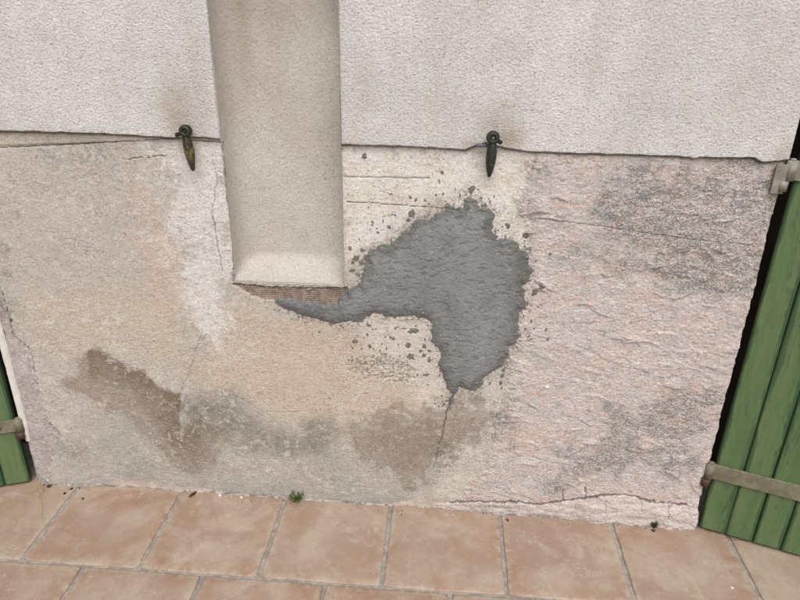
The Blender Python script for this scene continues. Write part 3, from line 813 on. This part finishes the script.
front = -.003 - .008 * up_ * (1 - sstep(.0, .035, base))
Yn = front + (base * foot_ * top_) * (1 + .02 * fbm(Xn * 5, Zn * 3, 2, 151))
Yn += (.0009 * fbm(Xn * 150, Zn * 190, 2, 152) + .0003 * fbm(Xn * 25, Zn * 25, 2, 155)) * sstep(0, .02, base)
dn = .55 * np.exp(-((Xn + .515) / .022) ** 2) * sstep(.95, 1.45, Zn) + .3 * np.exp(-((Xn + .44) / .03) ** 2) * sstep(1.0, 1.5, Zn) + .5 * np.exp(-((Xn + .268) / .012) ** 2) * sstep(.95, .8, Zn)  # brown streaks, and painted recess shade along the lower right edge
dn += .25 * sstep(1.3, 1.55, Zn)  # recess shade towards the niche top, painted into the same tint
me = grid_mesh('niche', Xn, Yn, Zn, None, dict(dirt_shade=np.clip(dn, 0, 1)))
tag(link('niche', me, M_NICHE, wall), 'beige recessed vertical niche with rounded corners')

# --- wall core, jambs and doorways
def box(bm, x0, x1, y0, y1, z0, z1):
    vs = [bm.verts.new(p) for p in ((x0, y0, z0), (x1, y0, z0), (x1, y1, z0), (x0, y1, z0), (x0, y0, z1), (x1, y0, z1), (x1, y1, z1), (x0, y1, z1))]
    for f in ((0, 3, 2, 1), (4, 5, 6, 7), (0, 1, 5, 4), (1, 2, 6, 5), (2, 3, 7, 6), (3, 0, 4, 7)):
        bm.faces.new([vs[i] for i in f])
    return vs
bm = bmesh.new()
box(bm, -1.268, NX0 - .006, .012, .25, -.03, 1.8)
box(bm, NX1 + .006, .766, .012, .25, -.03, 1.8)
box(bm, NX0 - .0058, NX1 + .0058, .125, .251, -.03, 1.802)
box(bm, NX0 - .0058, NX1 + .0058, .013, .1248, -.03, NZ0 - .012)
bm_obj('masonry_core', bm, M_RAW, wall)

def rough_strip(name, pts, mat, label=None):
    """vertical jamb strip: pts = list of (x0, y0, x1, y1) offsets along rising z"""
bm = bmesh.new()
prev = None
for i in range(90):
    z = .16 + i * (1.10 - .16) / 89
    e = rnd.gauss(0, .0007)
    brk = .004 * max(0, 1 - (z - .16) / .03)
    row = [bm.verts.new((X_L + .003 + e, .006, z)), bm.verts.new((X_L - .001 + e, -.002 + rnd.gauss(0, .0003) + brk, z)),
           bm.verts.new((X_L - .013, -.0035 + brk, z)), bm.verts.new((X_L - .0175 + rnd.gauss(0, .0005), .001 + brk, z)), bm.verts.new((X_L - .018, .12, z))]
    if prev:
        for a in range(4): bm.faces.new((prev[a], prev[a + 1], row[a + 1], row[a]))
    prev = row
tag(bm_obj('jamb_edge', bm, M_JAMB, wall, True), 'smooth white corner strip beside the left shutter')
# rough returns at the two openings
for side in (-1, 1):
    X0 = X_L if side < 0 else X_R
    yv = np.linspace(.0, .24, 60); zv = np.linspace(-.03, 1.8, 300)
    Yv, Zv = np.meshgrid(yv, zv)
    if side > 0:
        Xv = X_R + .0005 + .010 * (1 - sstep(0, .12, Zv)) + .0022 * fbm(Zv * 18, Zv * 0 + 3.3, 4, 51, .6) + .002 * fbm(Yv * 40, Zv * 40, 3, 160) * sstep(0, .02, Yv) - .002
        me = grid_mesh('jamb_return', Xv, Yv + .006, Zv, None, {})
        link('jamb_return', me, M_RAW, wall)
    else:
        Xv = X_L - .012 + .002 * fbm(Yv * 40, Zv * 40, 3, 163)
        me = grid_mesh('jamb_return', Xv[:, ::-1], Yv[:, ::-1] + .006, Zv, None, {})
        link('jamb_return', me, M_RAW, wall)
for (a, b, sgn) in ((.76, 1.86, 1), (-1.255, -2.35, -1)):
    x0, x1 = min(a, b), max(a, b)
    bm = bmesh.new()
    box(bm, x0, x1, .20, .249, -.03, 2.3)
    bm_obj('dark_backing', bm, M_BACKING, wall)  # unseen dark panel added to keep the gaps beside the shutters dark
    bm = bmesh.new()
    xa, xb = (x1, x1 + .5) if sgn > 0 else (x0 - .5, x0)
    box(bm, xa, xb, -.002, .25, -.03, 2.3)
    box(bm, x0 + .001, x1 - .001, -.001, .251, 2.24, 2.6)
    bm_obj('far_jamb', bm, M_RENDER, wall)

# --- fresh cement repair
px = [a / 1000 for a, b in POLY['patch']]; pz = [b / 1000 for a, b in POLY['patch']]
xa = np.arange(min(px) - .03, max(px) + .03, .0018); za = np.arange(min(pz) - .03, max(pz) + .03, .0018)
Xp, Zp = np.meshgrid(xa, za)
d = sdf(Xp, Zp, 'patch') + .005 * fbm(Xp * 45, Zp * 45, 4, 170, .6) + .0022 * fbm(Xp * 190, Zp * 190, 2, 173)
hw = hq(Xp, Zp)
ins = np.maximum(-d, 0)
thick = .0012 + .0055 * (1 - np.exp(-ins / .014)) + .003 * sstep(.02, .10, ins)
wpx = Xp + .01 * fbm(Xp * 12, Zp * 12, 2, 175); wpz = Zp + .01 * fbm(Xp * 12, Zp * 12, 2, 178)
ang = .15
tx, tz_ = wpx * math.cos(ang) + wpz * math.sin(ang), -wpx * math.sin(ang) + wpz * math.cos(ang)
tro = ridged(tx * 13, tz_ * 48, 3, 180)
wedge = 1 - sstep(-.34, -.25, Xp)
tex = .00012 * tro + .0004 * fbm(Xp * 120, Zp * 190, 2, 184, .7) + .0012 * fbm(Xp * 9, Zp * 9, 2, 186)
tear = sstep(.36, .46, fbm(wpx * 48, wpz * 110, 3, 188, .6))
tex = tex - .0014 * tear + lips(Xp, Zp, LIPS_C, .0012, .005)
smooth_wall = .0025 * fbm(Xp * 2.3, Zp * 2.3, 3, 1) * 0
hp = hw * np.exp(-ins / .02) + (.004 * fbm(Xp * 2.3, Zp * 2.3, 3, 1) + .001) * (1 - np.exp(-ins / .02)) + thick + tex * sstep(0, .006, ins)
hp = np.where(d > 0, hw + .0012 - d * .9, hp)
keep = ~((d[:-1, :-1] > .004) | (d[1:, 1:] > .004) | (d[:-1, 1:] > .004) | (d[1:, :-1] > .004))
kx = (Xp[:-1, :-1] > NX0) & (Xp[:-1, :-1] < NX1 - .001) & (Zp[:-1, :-1] > NZ0 - .002)
keep &= ~kx
rim = (1 - sstep(.006, .034, ins + .012 * fbm(Xp * 22, Zp * 22, 4, 190, .65))) * .85 + .4 * tear
right_wet = np.exp(-((Xp - .195) / .026) ** 2 - ((Zp - .84) / .10) ** 2)
me = grid_mesh('cement_patch', Xp, -hp, Zp, keep, dict(rim=np.clip(rim + .8 * right_wet, 0, 1), wet=np.clip(wedge * sstep(.78, .72, Zp), 0, 1)))
tag(link('cement_patch', me, M_CEMENT, wall), 'fresh dark grey cement repair patch with a ragged edge')

# --- dried splashes round it
def splash(bm, x, z, a, b, r, lift=.0009):
    n = 15
    ph = [r.uniform(.58, 1.25) for _ in range(n)]
    sx = np.array([x]); sz = np.array([z])
    rings = []
    rot = r.uniform(-.4, .4)
    for k, (f, hh) in enumerate(((1.0, -.0012), (.82, .6), (.45, 1.0))):
        row = []
        for i in range(n):
            t = 2 * math.pi * i / n
            p = ph[i] * f
            dx, dz = a * p * math.cos(t), b * p * math.sin(t)
            dx, dz = dx * math.cos(rot) - dz * math.sin(rot), dx * math.sin(rot) + dz * math.cos(rot)
            row.append((x + dx, z + dz, hh))
        rings.append(row)
    allx = np.array([p[0] for rr in rings for p in rr] + [x]); allz = np.array([p[1] for rr in rings for p in rr] + [z])
    hs = hq(allx, allz)
    vs = []
    j = 0
    for rr in rings:
        row = []
        for (xx, zz_, hh) in rr:
            hgt = hs[j] - .0015 if hh < 0 else hs[j] + lift * hh
            row.append(bm.verts.new((xx, -hgt, zz_))); j += 1
        vs.append(row)
    c = bm.verts.new((x, -(hs[j] + lift * 1.05), z))
    for k in range(2):
        for i in range(n):
            bm.faces.new((vs[k][i], vs[k][(i + 1) % n], vs[k + 1][(i + 1) % n], vs[k + 1][i]))
    for i in range(n): bm.faces.new((vs[2][i], vs[2][(i + 1) % n], c))
r = random.Random(5)
small = bmesh.new()
pp = MM(POLY['patch'])
for (x, z, a, b) in SPLASH:
    x, z, a, b = x / 1000, z / 1000, a / 1000, b / 1000
    if NX0 < x < NX1 and z > NZ0: continue
    if max(a, b) >= .010:
        bm = bmesh.new(); splash(bm, x, z, a, b, r, .0011)
        bm_obj('cement_splash', bm, M_SPLASH, wall, True)
    else:
        splash(small, x, z, a, b, r)
cnt = 0
pn = len(pp)
while cnt < 150:
    i = r.randrange(pn); t = r.random()
    x = pp[i][0] * (1 - t) + pp[(i + 1) % pn][0] * t + r.gauss(0, .022); z = pp[i][1] * (1 - t) + pp[(i + 1) % pn][1] * t + r.gauss(0, .022)
    if inside(np.array([x]), np.array([z]), pp)[0] or (NX0 - .01 < x < NX1 + .004 and z > NZ0 - .01): continue
    q_ = r.uniform(.0012, .0036)
    splash(small, x, z, q_ * r.uniform(.7, 1.4), q_ * r.uniform(.8, 1.6), r, .0007)
    cnt += 1
for k in range(45):
    x = r.gauss(-.16, .07); z = r.gauss(.58, .05); q_ = r.uniform(.0012, .004)
    if inside(np.array([x]), np.array([z]), pp)[0]: continue
    splash(small, x, z, q_, q_ * r.uniform(.8, 1.7), r, .0007)
tag(bm_obj('cement_specks', small, M_SPLASH, wall, True), 'small grey cement specks scattered round the repair', kind='stuff')

# --- reinforcing mesh laid bare under the niche
bm = bmesh.new()
def strand(bm, pts, rad):
    prev = None
    for i, p in enumerate(pts):
        a = Vector(pts[max(i - 1, 0)]); b = Vector(pts[min(i + 1, len(pts) - 1)])
        t = (b - a).normalized(); n1 = t.cross(Vector((0, 1, 0)))
        n1 = n1.normalized() if n1.length > 1e-4 else Vector((1, 0, 0))
        n2 = t.cross(n1)
        row = [bm.verts.new(Vector(p) + (n1 * math.cos(k * 2 * math.pi / 5) + n2 * math.sin(k * 2 * math.pi / 5)) * rad) for k in range(5)]
        if prev:
            for k in range(5): bm.faces.new((prev[k], prev[(k + 1) % 5], row[(k + 1) % 5], row[k]))
        prev = row
def on_wall(x, z, off):
    return (x, -(float(hq(np.array([x]), np.array([z]))[0]) + off), z)
mp = MM(POLY['meshrec'])
def runs(samples):
    cur = []
    ii = inside(np.array([a for a, b in samples]), np.array([b for a, b in samples]), mp)
    for s_, k in zip(samples, ii):
        if k: cur.append(s_)
        else:
            if len(cur) > 1: yield cur
            cur = []
    if len(cur) > 1: yield cur
for i in range(60):
    x = -.565 + i * .0055 + rnd.gauss(0, .0005)
    for run in runs([(x + rnd.gauss(0, .0003), .66 + j * .004) for j in range(20)]):
        strand(bm, [on_wall(a, b, .0022) for a, b in run], .0008)
for j in range(12):
    z = .67 + j * .006
    for run in runs([(-.57 + i * .006, z + rnd.gauss(0, .0004) - .02 * 0) for i in range(56)]):
        strand(bm, [on_wall(a, b, .0026) for a, b in run], .0008)
tag(bm_obj('reinforcing_mesh', bm, M_STRAND, wall, True), 'bare glass fibre mesh showing under the niche', kind='stuff')

# --- crumbly mortar fillet where wall meets tiles
bm = bmesh.new()
prev = None
for i in range(500):
    x = -1.27 + i * (2.035) / 499
    hb = float(hq(np.array([x]), np.array([.004]))[0])
    a = .001 + .006 * max(0, float(pnoise(np.array([x * 23]), np.array([1.5]), 200)[0]) + .25) + rnd.uniform(0, .0014)
    b = .0005 + .007 * max(0, float(pnoise(np.array([x * 19]), np.array([4.5]), 203)[0]) + .3) + rnd.uniform(0, .0016)
    row = [bm.verts.new((x, -hb + .004, b)), bm.verts.new((x, -hb - a * .45, b * .62 + rnd.gauss(0, .0005))), bm.verts.new((x, -hb - a, .0006)), bm.verts.new((x, -hb - a - .001, -.004))]
    if prev:
        for k in range(3): bm.faces.new((prev[k], prev[k + 1], row[k + 1], row[k]))
    prev = row
bm_obj('base_mortar', bm, M_JOINT, wall)

# ------------------------------------------------------------------ shutters
def plank_mesh(w, t, h, seed):
    bm = bmesh.new()
    lay = bm.verts.layers.float.new('edge')
    c = .0036
    prof = [(0, t), (0, c), (c, 0), (.007, -.0001), (.014, -.0001), (w - .014, -.0001), (w - .007, -.0001), (w - c, 0), (w, c), (w, t)]
    ed = [1, 1, 1, .7, 0, 0, .7, 1, 1, 1]
    prev = None
    zs = [0, .004] + list(np.linspace(.05, h - .01, 9)) + [h]
    r = random.Random(seed)
    rows = []
    for z in zs:
        row = []
        for (x, y), e in zip(prof, ed):
            yy = y + (.003 if z == 0 and y < .01 else 0)
            v = bm.verts.new((x + r.gauss(0, .00025), yy, z)); v[lay] = e
            row.append(v)
        rows.append(row)
    for a, b in zip(rows[:-1], rows[1:]):
        for k in range(len(prof)):
            k2 = (k + 1) % len(prof)
            bm.faces.new((a[k], a[k2], b[k2], b[k]))
    bm.faces.new(rows[0]); bm.faces.new(rows[-1])
    bmesh.ops.recalc_face_normals(bm, faces=bm.faces)
    me = bpy.data.meshes.new('plank')
    bm.to_mesh(me); bm.free()
    me.materials.append(M_GREEN)
    return me
PW, PT, PH = .0715, .027, 2.16
PLANKS = [plank_mesh(PW - .0022, PT, PH + .002 * i, i) for i in range(3)]

def cyl(bm, c, r0, r1, axis, L, seg=16, cap=True):
    ax = Vector(axis).normalized()
    n1 = ax.orthogonal().normalized(); n2 = ax.cross(n1)
    rows = []
    for t, rr in ((0, r0), (L, r1)):
        rows.append([bm.verts.new(Vector(c) + ax * t + (n1 * math.cos(2 * math.pi * k / seg) + n2 * math.sin(2 * math.pi * k / seg)) * rr) for k in range(seg)])
    for k in range(seg): bm.faces.new((rows[0][k], rows[0][(k + 1) % seg], rows[1][(k + 1) % seg], rows[1][k]))
    if cap: bm.faces.new(rows[0]); bm.faces.new(rows[1])

def bevel_all(bm, w, seg=2):
    bmesh.ops.bevel(bm, geom=list(bm.edges), offset=w, segments=seg, affect='EDGES', profile=.6)

def shutter(label, hinge, ang, mirror, straps, lean=0.0, bolts=(.30, .41)):
    """leaf hinged at its inner edge; local +X runs away from the hinge (mirrored for the left one), local -Y faces the terrace"""
    root = thing('green_shutter', label, 'shutter', hinge, (0, lean, ang), 'plank shutters either side of the wall')
    sx = -1 if mirror else 1
    for i in range(7):
        p = link('plank', PLANKS[i % 3], None, root)
        p.location = ((i * PW + .001) if not mirror else -(i + 1) * PW + .001, rnd.gauss(0, .0004), .010 + rnd.gauss(0, .0008))
    for zc, mat, hw_ in straps:
        bm = bmesh.new()
        vs = box(bm, -.006, .44, -.0072, -.0008, zc - hw_, zc + hw_)
        for v in vs: v.co.x *= sx
        bevel_all(bm, .0012)
        st = bm_obj('strap_hinge', bm, mat, root)
        # rolled knuckle round the pintle
        bm = bmesh.new()
        cyl(bm, (-.012 * sx, -.004, zc - hw_ - .001), .0125, .0125, (0, 0, 1), 2 * hw_ + .002, 20)
        cyl(bm, (-.012 * sx, -.004, zc + hw_ + .0012), .0075, .006, (0, 0, 1), .004, 14)
        bmesh.ops.bevel(bm, geom=[e for e in bm.edges if e.calc_face_angle(0) > 1], offset=.0012, segments=2, affect='EDGES')
        bm_obj('knuckle', bm, mat, st, True)
        for xb in bolts:
            bm = bmesh.new()
            cyl(bm, (xb * sx, -.0072, zc), .0075, .0068, (0, -1, 0), .0022, 16)
            cyl(bm, (xb * sx, -.0094, zc), .0068, .0035, (0, -1, 0), .0014, 16)
            bm_obj('bolt', bm, mat, st, True)
    return root
shutter('weathered green plank shutter on the right, held by two strap hinges', (.783, -.004, 0), math.radians(-19), False,
        [(.219, M_STRAP, .024), (1.076, M_ZINC, .022), (1.95, M_STRAP, .024)], math.radians(.42))
shutter('dark green plank shutter at the left edge, only its lower corner showing', (-1.292, -.006, 0), math.radians(22), True,
        [(.226, M_STRAP, .021), (1.08, M_ZINC, .021), (1.95, M_STRAP, .024)], 0.0, (.042, .17, .30, .41))

def pintle(x, zc, hw_, mat, label, sx):
    bm = bmesh.new()
    # pin socket under the knuckle and a flat tail running into the masonry
    cyl(bm, (x, -.008, zc - hw_ - .026), .0115, .0125, (0, 0, 1), .024, 18)
    vs = box(bm, x - .003, x + .003, -.006, .09, zc - hw_ - .022, zc - hw_ - .006)
    bm_obj('pintle', bm, mat, wall, True)['label'] = label
pintle(.767, .219, .024, M_RUST, 'rusty iron pintle under the lower right hinge', 1)
pintle(-1.281, .226, .021, M_RUST, 'rusty iron pintle under the lower left hinge', -1)
pintle(.767, 1.076, .022, M_ZINC, 'grey pintle under the upper right hinge', 1)
# angled plate of the upper right pintle
bm = bmesh.new()
box(bm, .742, .770, -.014, -.009, 1.022, 1.090)
bevel_all(bm, .0012)
bm_obj('hinge_plate', bm, M_ZINC, wall)

# ------------------------------------------------------------------ shutter stays
def shutter_dog(label, base, mat, tilt, turn, length, head_r, width, peg):
    """pivoting iron stay: round head on a pin in the wall, leaf shaped drop below it"""
    root = thing('shutter_stay', label, 'shutter stay', base, (0, 0, 0), 'iron shutter stays on the wall')
    Yo = -.034
    # drop: loft of ellipses
    bm = bmesh.new()
    lay = bm.verts.layers.float.new('chip')
    prof = [(0.012, .0055, .005), (.0, .0080, .0060), (-.10, .0104, .007), (-.28, .0122, .008), (-.45, .0125, .0082), (-.62, .0112, .0075), (-.8, .0082, .006), (-.93, .0058, .0045), (-1.0, .0038, .003), (-1.012, .0008, .001)]
    rows = []
    seg = 16
    for (t, a, b) in prof:
        z = t * length
        xo = math.tan(tilt) * -z
        row = []
        for k in range(seg):
            an = 2 * math.pi * k / seg
            ca, sa = math.cos(an), math.sin(an)
            # soft ridge down the middle of the leaf
            ridge = 1 + .35 * max(0, -sa) ** 6
            x, y = a * width * ca, b * sa * ridge
            x, y = x * math.cos(turn) - y * math.sin(turn), x * math.sin(turn) + y * math.cos(turn)
            v = bm.verts.new((x + xo, Yo + y - .010 * t * 0, z - head_r * .75)); v[lay] = math.exp(-((t + .45) / .22) ** 2)
            row.append(v)
        rows.append(row)
    for a, b in zip(rows[:-1], rows[1:]):
        for k in range(seg): bm.faces.new((a[k], a[(k + 1) % seg], b[(k + 1) % seg], b[k]))
    bm.faces.new(rows[0]); bm.faces.new(rows[-1])
    bm_obj('drop', bm, mat, root, True)
    # head: thick rounded disc with a dimple where the pin is riveted
    bm = bmesh.new()
    R = head_r
    pr = [(.0, .010), (R * .82, .010), (R, .006), (R * 1.04, .0), (R, -.006), (R * .8, -.0098), (R * .5, -.0105), (R * .36, -.009), (R * .3, -.0065)]
    rows = []
    for (rr, y) in pr[1:]:
        rows.append([bm.verts.new((rr * math.cos(2 * math.pi * k / 20), Yo + y, rr * math.sin(2 * math.pi * k / 20))) for k in range(20)])
    for a, b in zip(rows[:-1], rows[1:]):
        for k in range(20): bm.faces.new((a[k], a[(k + 1) % 20], b[(k + 1) % 20], b[k]))
    bm.faces.new(rows[0]); bm.faces.new(rows[-1])
    hd = bm_obj('head', bm, mat, root, True)
    bm = bmesh.new()
    cyl(bm, (0, Yo - .0062, 0), .0035, .0028, (0, -1, 0), .0025, 12)
    bm_obj('rivet', bm, M_ZINC if peg == 2 else mat, hd, True)
    # pin into the wall
    bm = bmesh.new()
    cyl(bm, (0, .02, 0), .0055, .0055, (0, -1, 0), .052, 14)
    bm_obj('pin', bm, M_RUST, root, True)
    # short counterweight arm
    bm = bmesh.new()
    if peg == 1:
        cyl(bm, (-.004, Yo, -.004), .006, .0048, (-1, -.1, -.28), .018, 12)
        cyl(bm, (-.0205, Yo - .0016, -.0088), .0058, .0042, (-1, -.1, -.28), .005, 12)
        bm_obj('stub', bm, mat, root, True)
    else:
        cyl(bm, (.006, Yo, -.004), .006, .0045, (1, 0, -.55), .017, 12)
        bm_obj('stub', bm, mat, root, True)
        bm = bmesh.new()
        cyl(bm, (-.038, Yo + .012, -.021), .0042, .0042, (1, 0, .02), .036, 12)
        bm_obj('stub', bm, M_PINBLUE, root, True)
    return root
M_PINBLUE = mat_iron('blue_grey_steel', srgb(92, 98, 112), srgb(116, 120, 130), srgb(80, 74, 70), .5)
shutter_dog('dark iron shutter stay with chipped ochre paint, left of the niche', (-.634, 0, 1.129), M_DOG_A, math.radians(5), math.radians(14), .083, .0148, 1.0, 1)
shutter_dog('dark green iron shutter stay with ring head, above the cement patch', (.0925, 0, 1.135), M_DOG_B, math.radians(-2), math.radians(-6), .080, .0150, .98, 2)

# ------------------------------------------------------------------ weeds, straw, crumbs
def leaf(bm, base, dirv, L, w, bend, r, up=Vector((0, 0, 1))):
    d = Vector(dirv).normalized()
    side = d.cross(up); side = side.normalized() if side.length > .05 else Vector((1, 0, 0))
    side = (side + Vector((r.uniform(-.4, .4), r.uniform(-.4, .4), r.uniform(-.4, .4)))).normalized()
    nrm = side.cross(d)
    prev = None
    for i in range(5):
        t = i / 4
        c = Vector(base) + d * L * t + nrm * bend * L * t * t
        ww = w * (math.sin(math.pi * min(1, .12 + t * .88)) ** .8) + .0002
        row = [bm.verts.new(c - side * ww), bm.verts.new(c + nrm * ww * .25), bm.verts.new(c + side * ww)]
        if prev:
            for k in range(2): bm.faces.new((prev[k], prev[k + 1], row[k + 1], row[k]))
        prev = row
def weed(label, loc, n, spread, hgt, lw, mat, seed):
    r = random.Random(seed)
    root = thing('weed', label, 'weed', loc)
    bs = bmesh.new(); bl = bmesh.new()
    for i in range(n):
        a = r.uniform(-math.pi, 0) if r.random() < .75 else r.uniform(0, math.pi)
        e = r.uniform(.35, 1.4)
        tip = Vector((math.cos(a) * spread * r.uniform(.2, 1), math.sin(a) * spread * .6 * r.uniform(.1, 1), hgt * r.uniform(.35, 1)))
        strand(bs, [Vector((r.gauss(0, .0015), r.gauss(0, .0015), -.004)), tip * .5 + Vector((0, 0, hgt * .08)), tip], .0006)
        for k in range(4):
            f = r.uniform(.45, 1.05)
            leaf(bl, tip * f, (math.cos(a) + r.gauss(0, .8), math.sin(a) + r.gauss(0, .6), r.gauss(.5, .6)), lw * r.uniform(1.4, 2.6), lw * r.uniform(.4, .7), r.uniform(-.4, .1), r)
    bm_obj('stem', bs, mat, root, True); bm_obj('foliage', bl, mat, root, True)
    return root
weed('small leafy green weed sprouting at the foot of the wall below the niche', (-.430, -.002, 0), 24, .020, .036, .0046, M_LEAF, 3)
weed('tiny dark weed at the wall foot near the right shutter', (.652, -.010, 0), 7, .006, .030, .0042, M_MOSS, 8)

root = thing('dry_grass', 'pale dry grass stalks lying at the foot of the left shutter', 'dry grass', (-1.262, -.012, 0))
r = random.Random(12)
for i in range(5):
    bm = bmesh.new()
    ex, ey = r.uniform(.01, .12), -r.uniform(.03, .19)
    if i < 3: ex, ey = (.05, .10, .125)[i], (-.09, -.14, -.175)[i]
    h = r.uniform(.01, .035)
    pts = [Vector((r.uniform(-.008, .012), r.uniform(-.004, .006), .001)) + Vector((ex * t, ey * t + .006 * math.sin(t * 4 + i), h * math.sin(math.pi * t) * (1 - .3 * t) + (.03 * (1 - t) if i % 3 == 0 else 0))) for t in np.linspace(0, 1, 9)]
    strand(bm, pts, .0006)
    bm_obj('stalk', bm, M_STRAW, root, True)

def crumb(name, label, cat, loc, size, mat, seed, flat=.5, group=None):
    r = random.Random(seed)
    bm = bmesh.new()
    bmesh.ops.create_icosphere(bm, subdivisions=2, radius=1)
    for v in bm.verts:
        k = 1 + .35 * float(pnoise(np.array([v.co.x * 1.7 + seed]), np.array([v.co.y * 1.7 + v.co.z * 1.3]), seed)[0]) + r.gauss(0, .05)
        v.co = Vector((v.co.x * size[0] * k, v.co.y * size[1] * k, (v.co.z * k) * size[0] * flat))
    o = bm_obj(name, bm, mat)
    o.rotation_euler.z = r.uniform(0, 3)
    o.location = (loc[0], loc[1], size[0] * flat * .75)
    return tag(o, label, cat, group)
crumb('soil_crumb', 'dark soil crumb beside the left shutter corner, nearest the dry grass', 'crumb', (-1.226, -.014, 0), (.008, .006), M_SOIL, 1, group='crumbs on the terrace')
crumb('soil_crumb', 'dark soil crumb against the wall foot near the leftmost tile joint', 'crumb', (-1.150, -.018, 0), (.006, .004), M_SOIL, 2, group='crumbs on the terrace')
crumb('soil_crumb', 'small dark crumb lying in the leftmost tile joint', 'crumb', (-1.160, -.040, 0), (.005, .004), M_SOIL, 3, group='crumbs on the terrace')
crumb('soil_crumb', 'small dark crumb lying alone on the second tile from the left', 'crumb', (-1.091, -.057, 0), (.0045, .0035), M_SOIL, 4, group='crumbs on the terrace')
crumb('soil_crumb', 'dark flat crumb at the wall foot left of the leafy weed', 'crumb', (-.760, -.006, 0), (.014, .005), M_SOIL, 5, .35, group='crumbs on the terrace')
crumb('soil_crumb', 'dark crumb at the wall foot under the tiny weed', 'crumb', (.648, -.022, 0), (.006, .005), M_SOIL, 9, .5, group='crumbs on the terrace')
crumb('red_crumb', 'red brown crumb beside a tile joint in the middle', 'crumb', (.218, -.022, 0), (.006, .0045), M_RED, 6, group='crumbs on the terrace')
crumb('plaster_chip', 'larger white plaster chip at the wall foot', 'chip', (-.675, -.001, 0), (.007, .004), M_CHIP, 7, group='plaster chips')
crumb('plaster_chip', 'smaller white plaster chip nearer the leafy weed', 'chip', (-.606, -.003, 0), (.005, .0035), M_CHIP, 8, group='plaster chips')
crumb('plaster_chip', 'white speck of plaster on the tile in front of the right shutter', 'chip', (.802, -.216, 0), (.004, .0035), M_CHIP, 10, .3, group='plaster chips')
bm = bmesh.new()
strand(bm, [Vector((.848, -.030, .002)), Vector((.862, -.037, .0016)), Vector((.885, -.0365, .002)), Vector((.908, -.037, .0022)), Vector((.905, -.028, .002))], .0009)
tag(bm_obj('twig', bm, M_TWIG, None, True), 'thin dry twig on the tile below the right shutter', 'twig')
# pale pebble of plaster stuck on the pink coat
bm = bmesh.new(); splash(bm, .290, .462, .009, .006, random.Random(3), .004)
tag(bm_obj('plaster_lump', bm, M_CHIP, wall, True), 'white lump stuck to the pink plaster')

# loose grit along the foot of the wall
bm = bmesh.new()
r = random.Random(41)
for i in range(420):
    x = r.uniform(-1.26, .78)
    k = float(pnoise(np.array([x * 5.0]), np.array([.5]), 210)[0])
    if r.random() > .45 + k: continue
    y = -.008 - abs(r.gauss(0, .012)) - (.02 * r.random() if r.random() < .1 else 0)
    q_ = r.uniform(.0007, .0022) * (1.6 if r.random() < .08 else 1)
    g = bmesh.ops.create_icosphere(bm, subdivisions=1, radius=q_)['verts']
    for v in g:
        v.co = Vector((v.co.x * r.uniform(.7, 1.4) + x, v.co.y * r.uniform(.7, 1.3) + y, v.co.z * r.uniform(.5, .9) + q_ * .5))
tag(bm_obj('plaster_grit', bm, M_GRIT), 'loose pale and grey plaster grit along the foot of the wall', 'grit', kind='stuff')
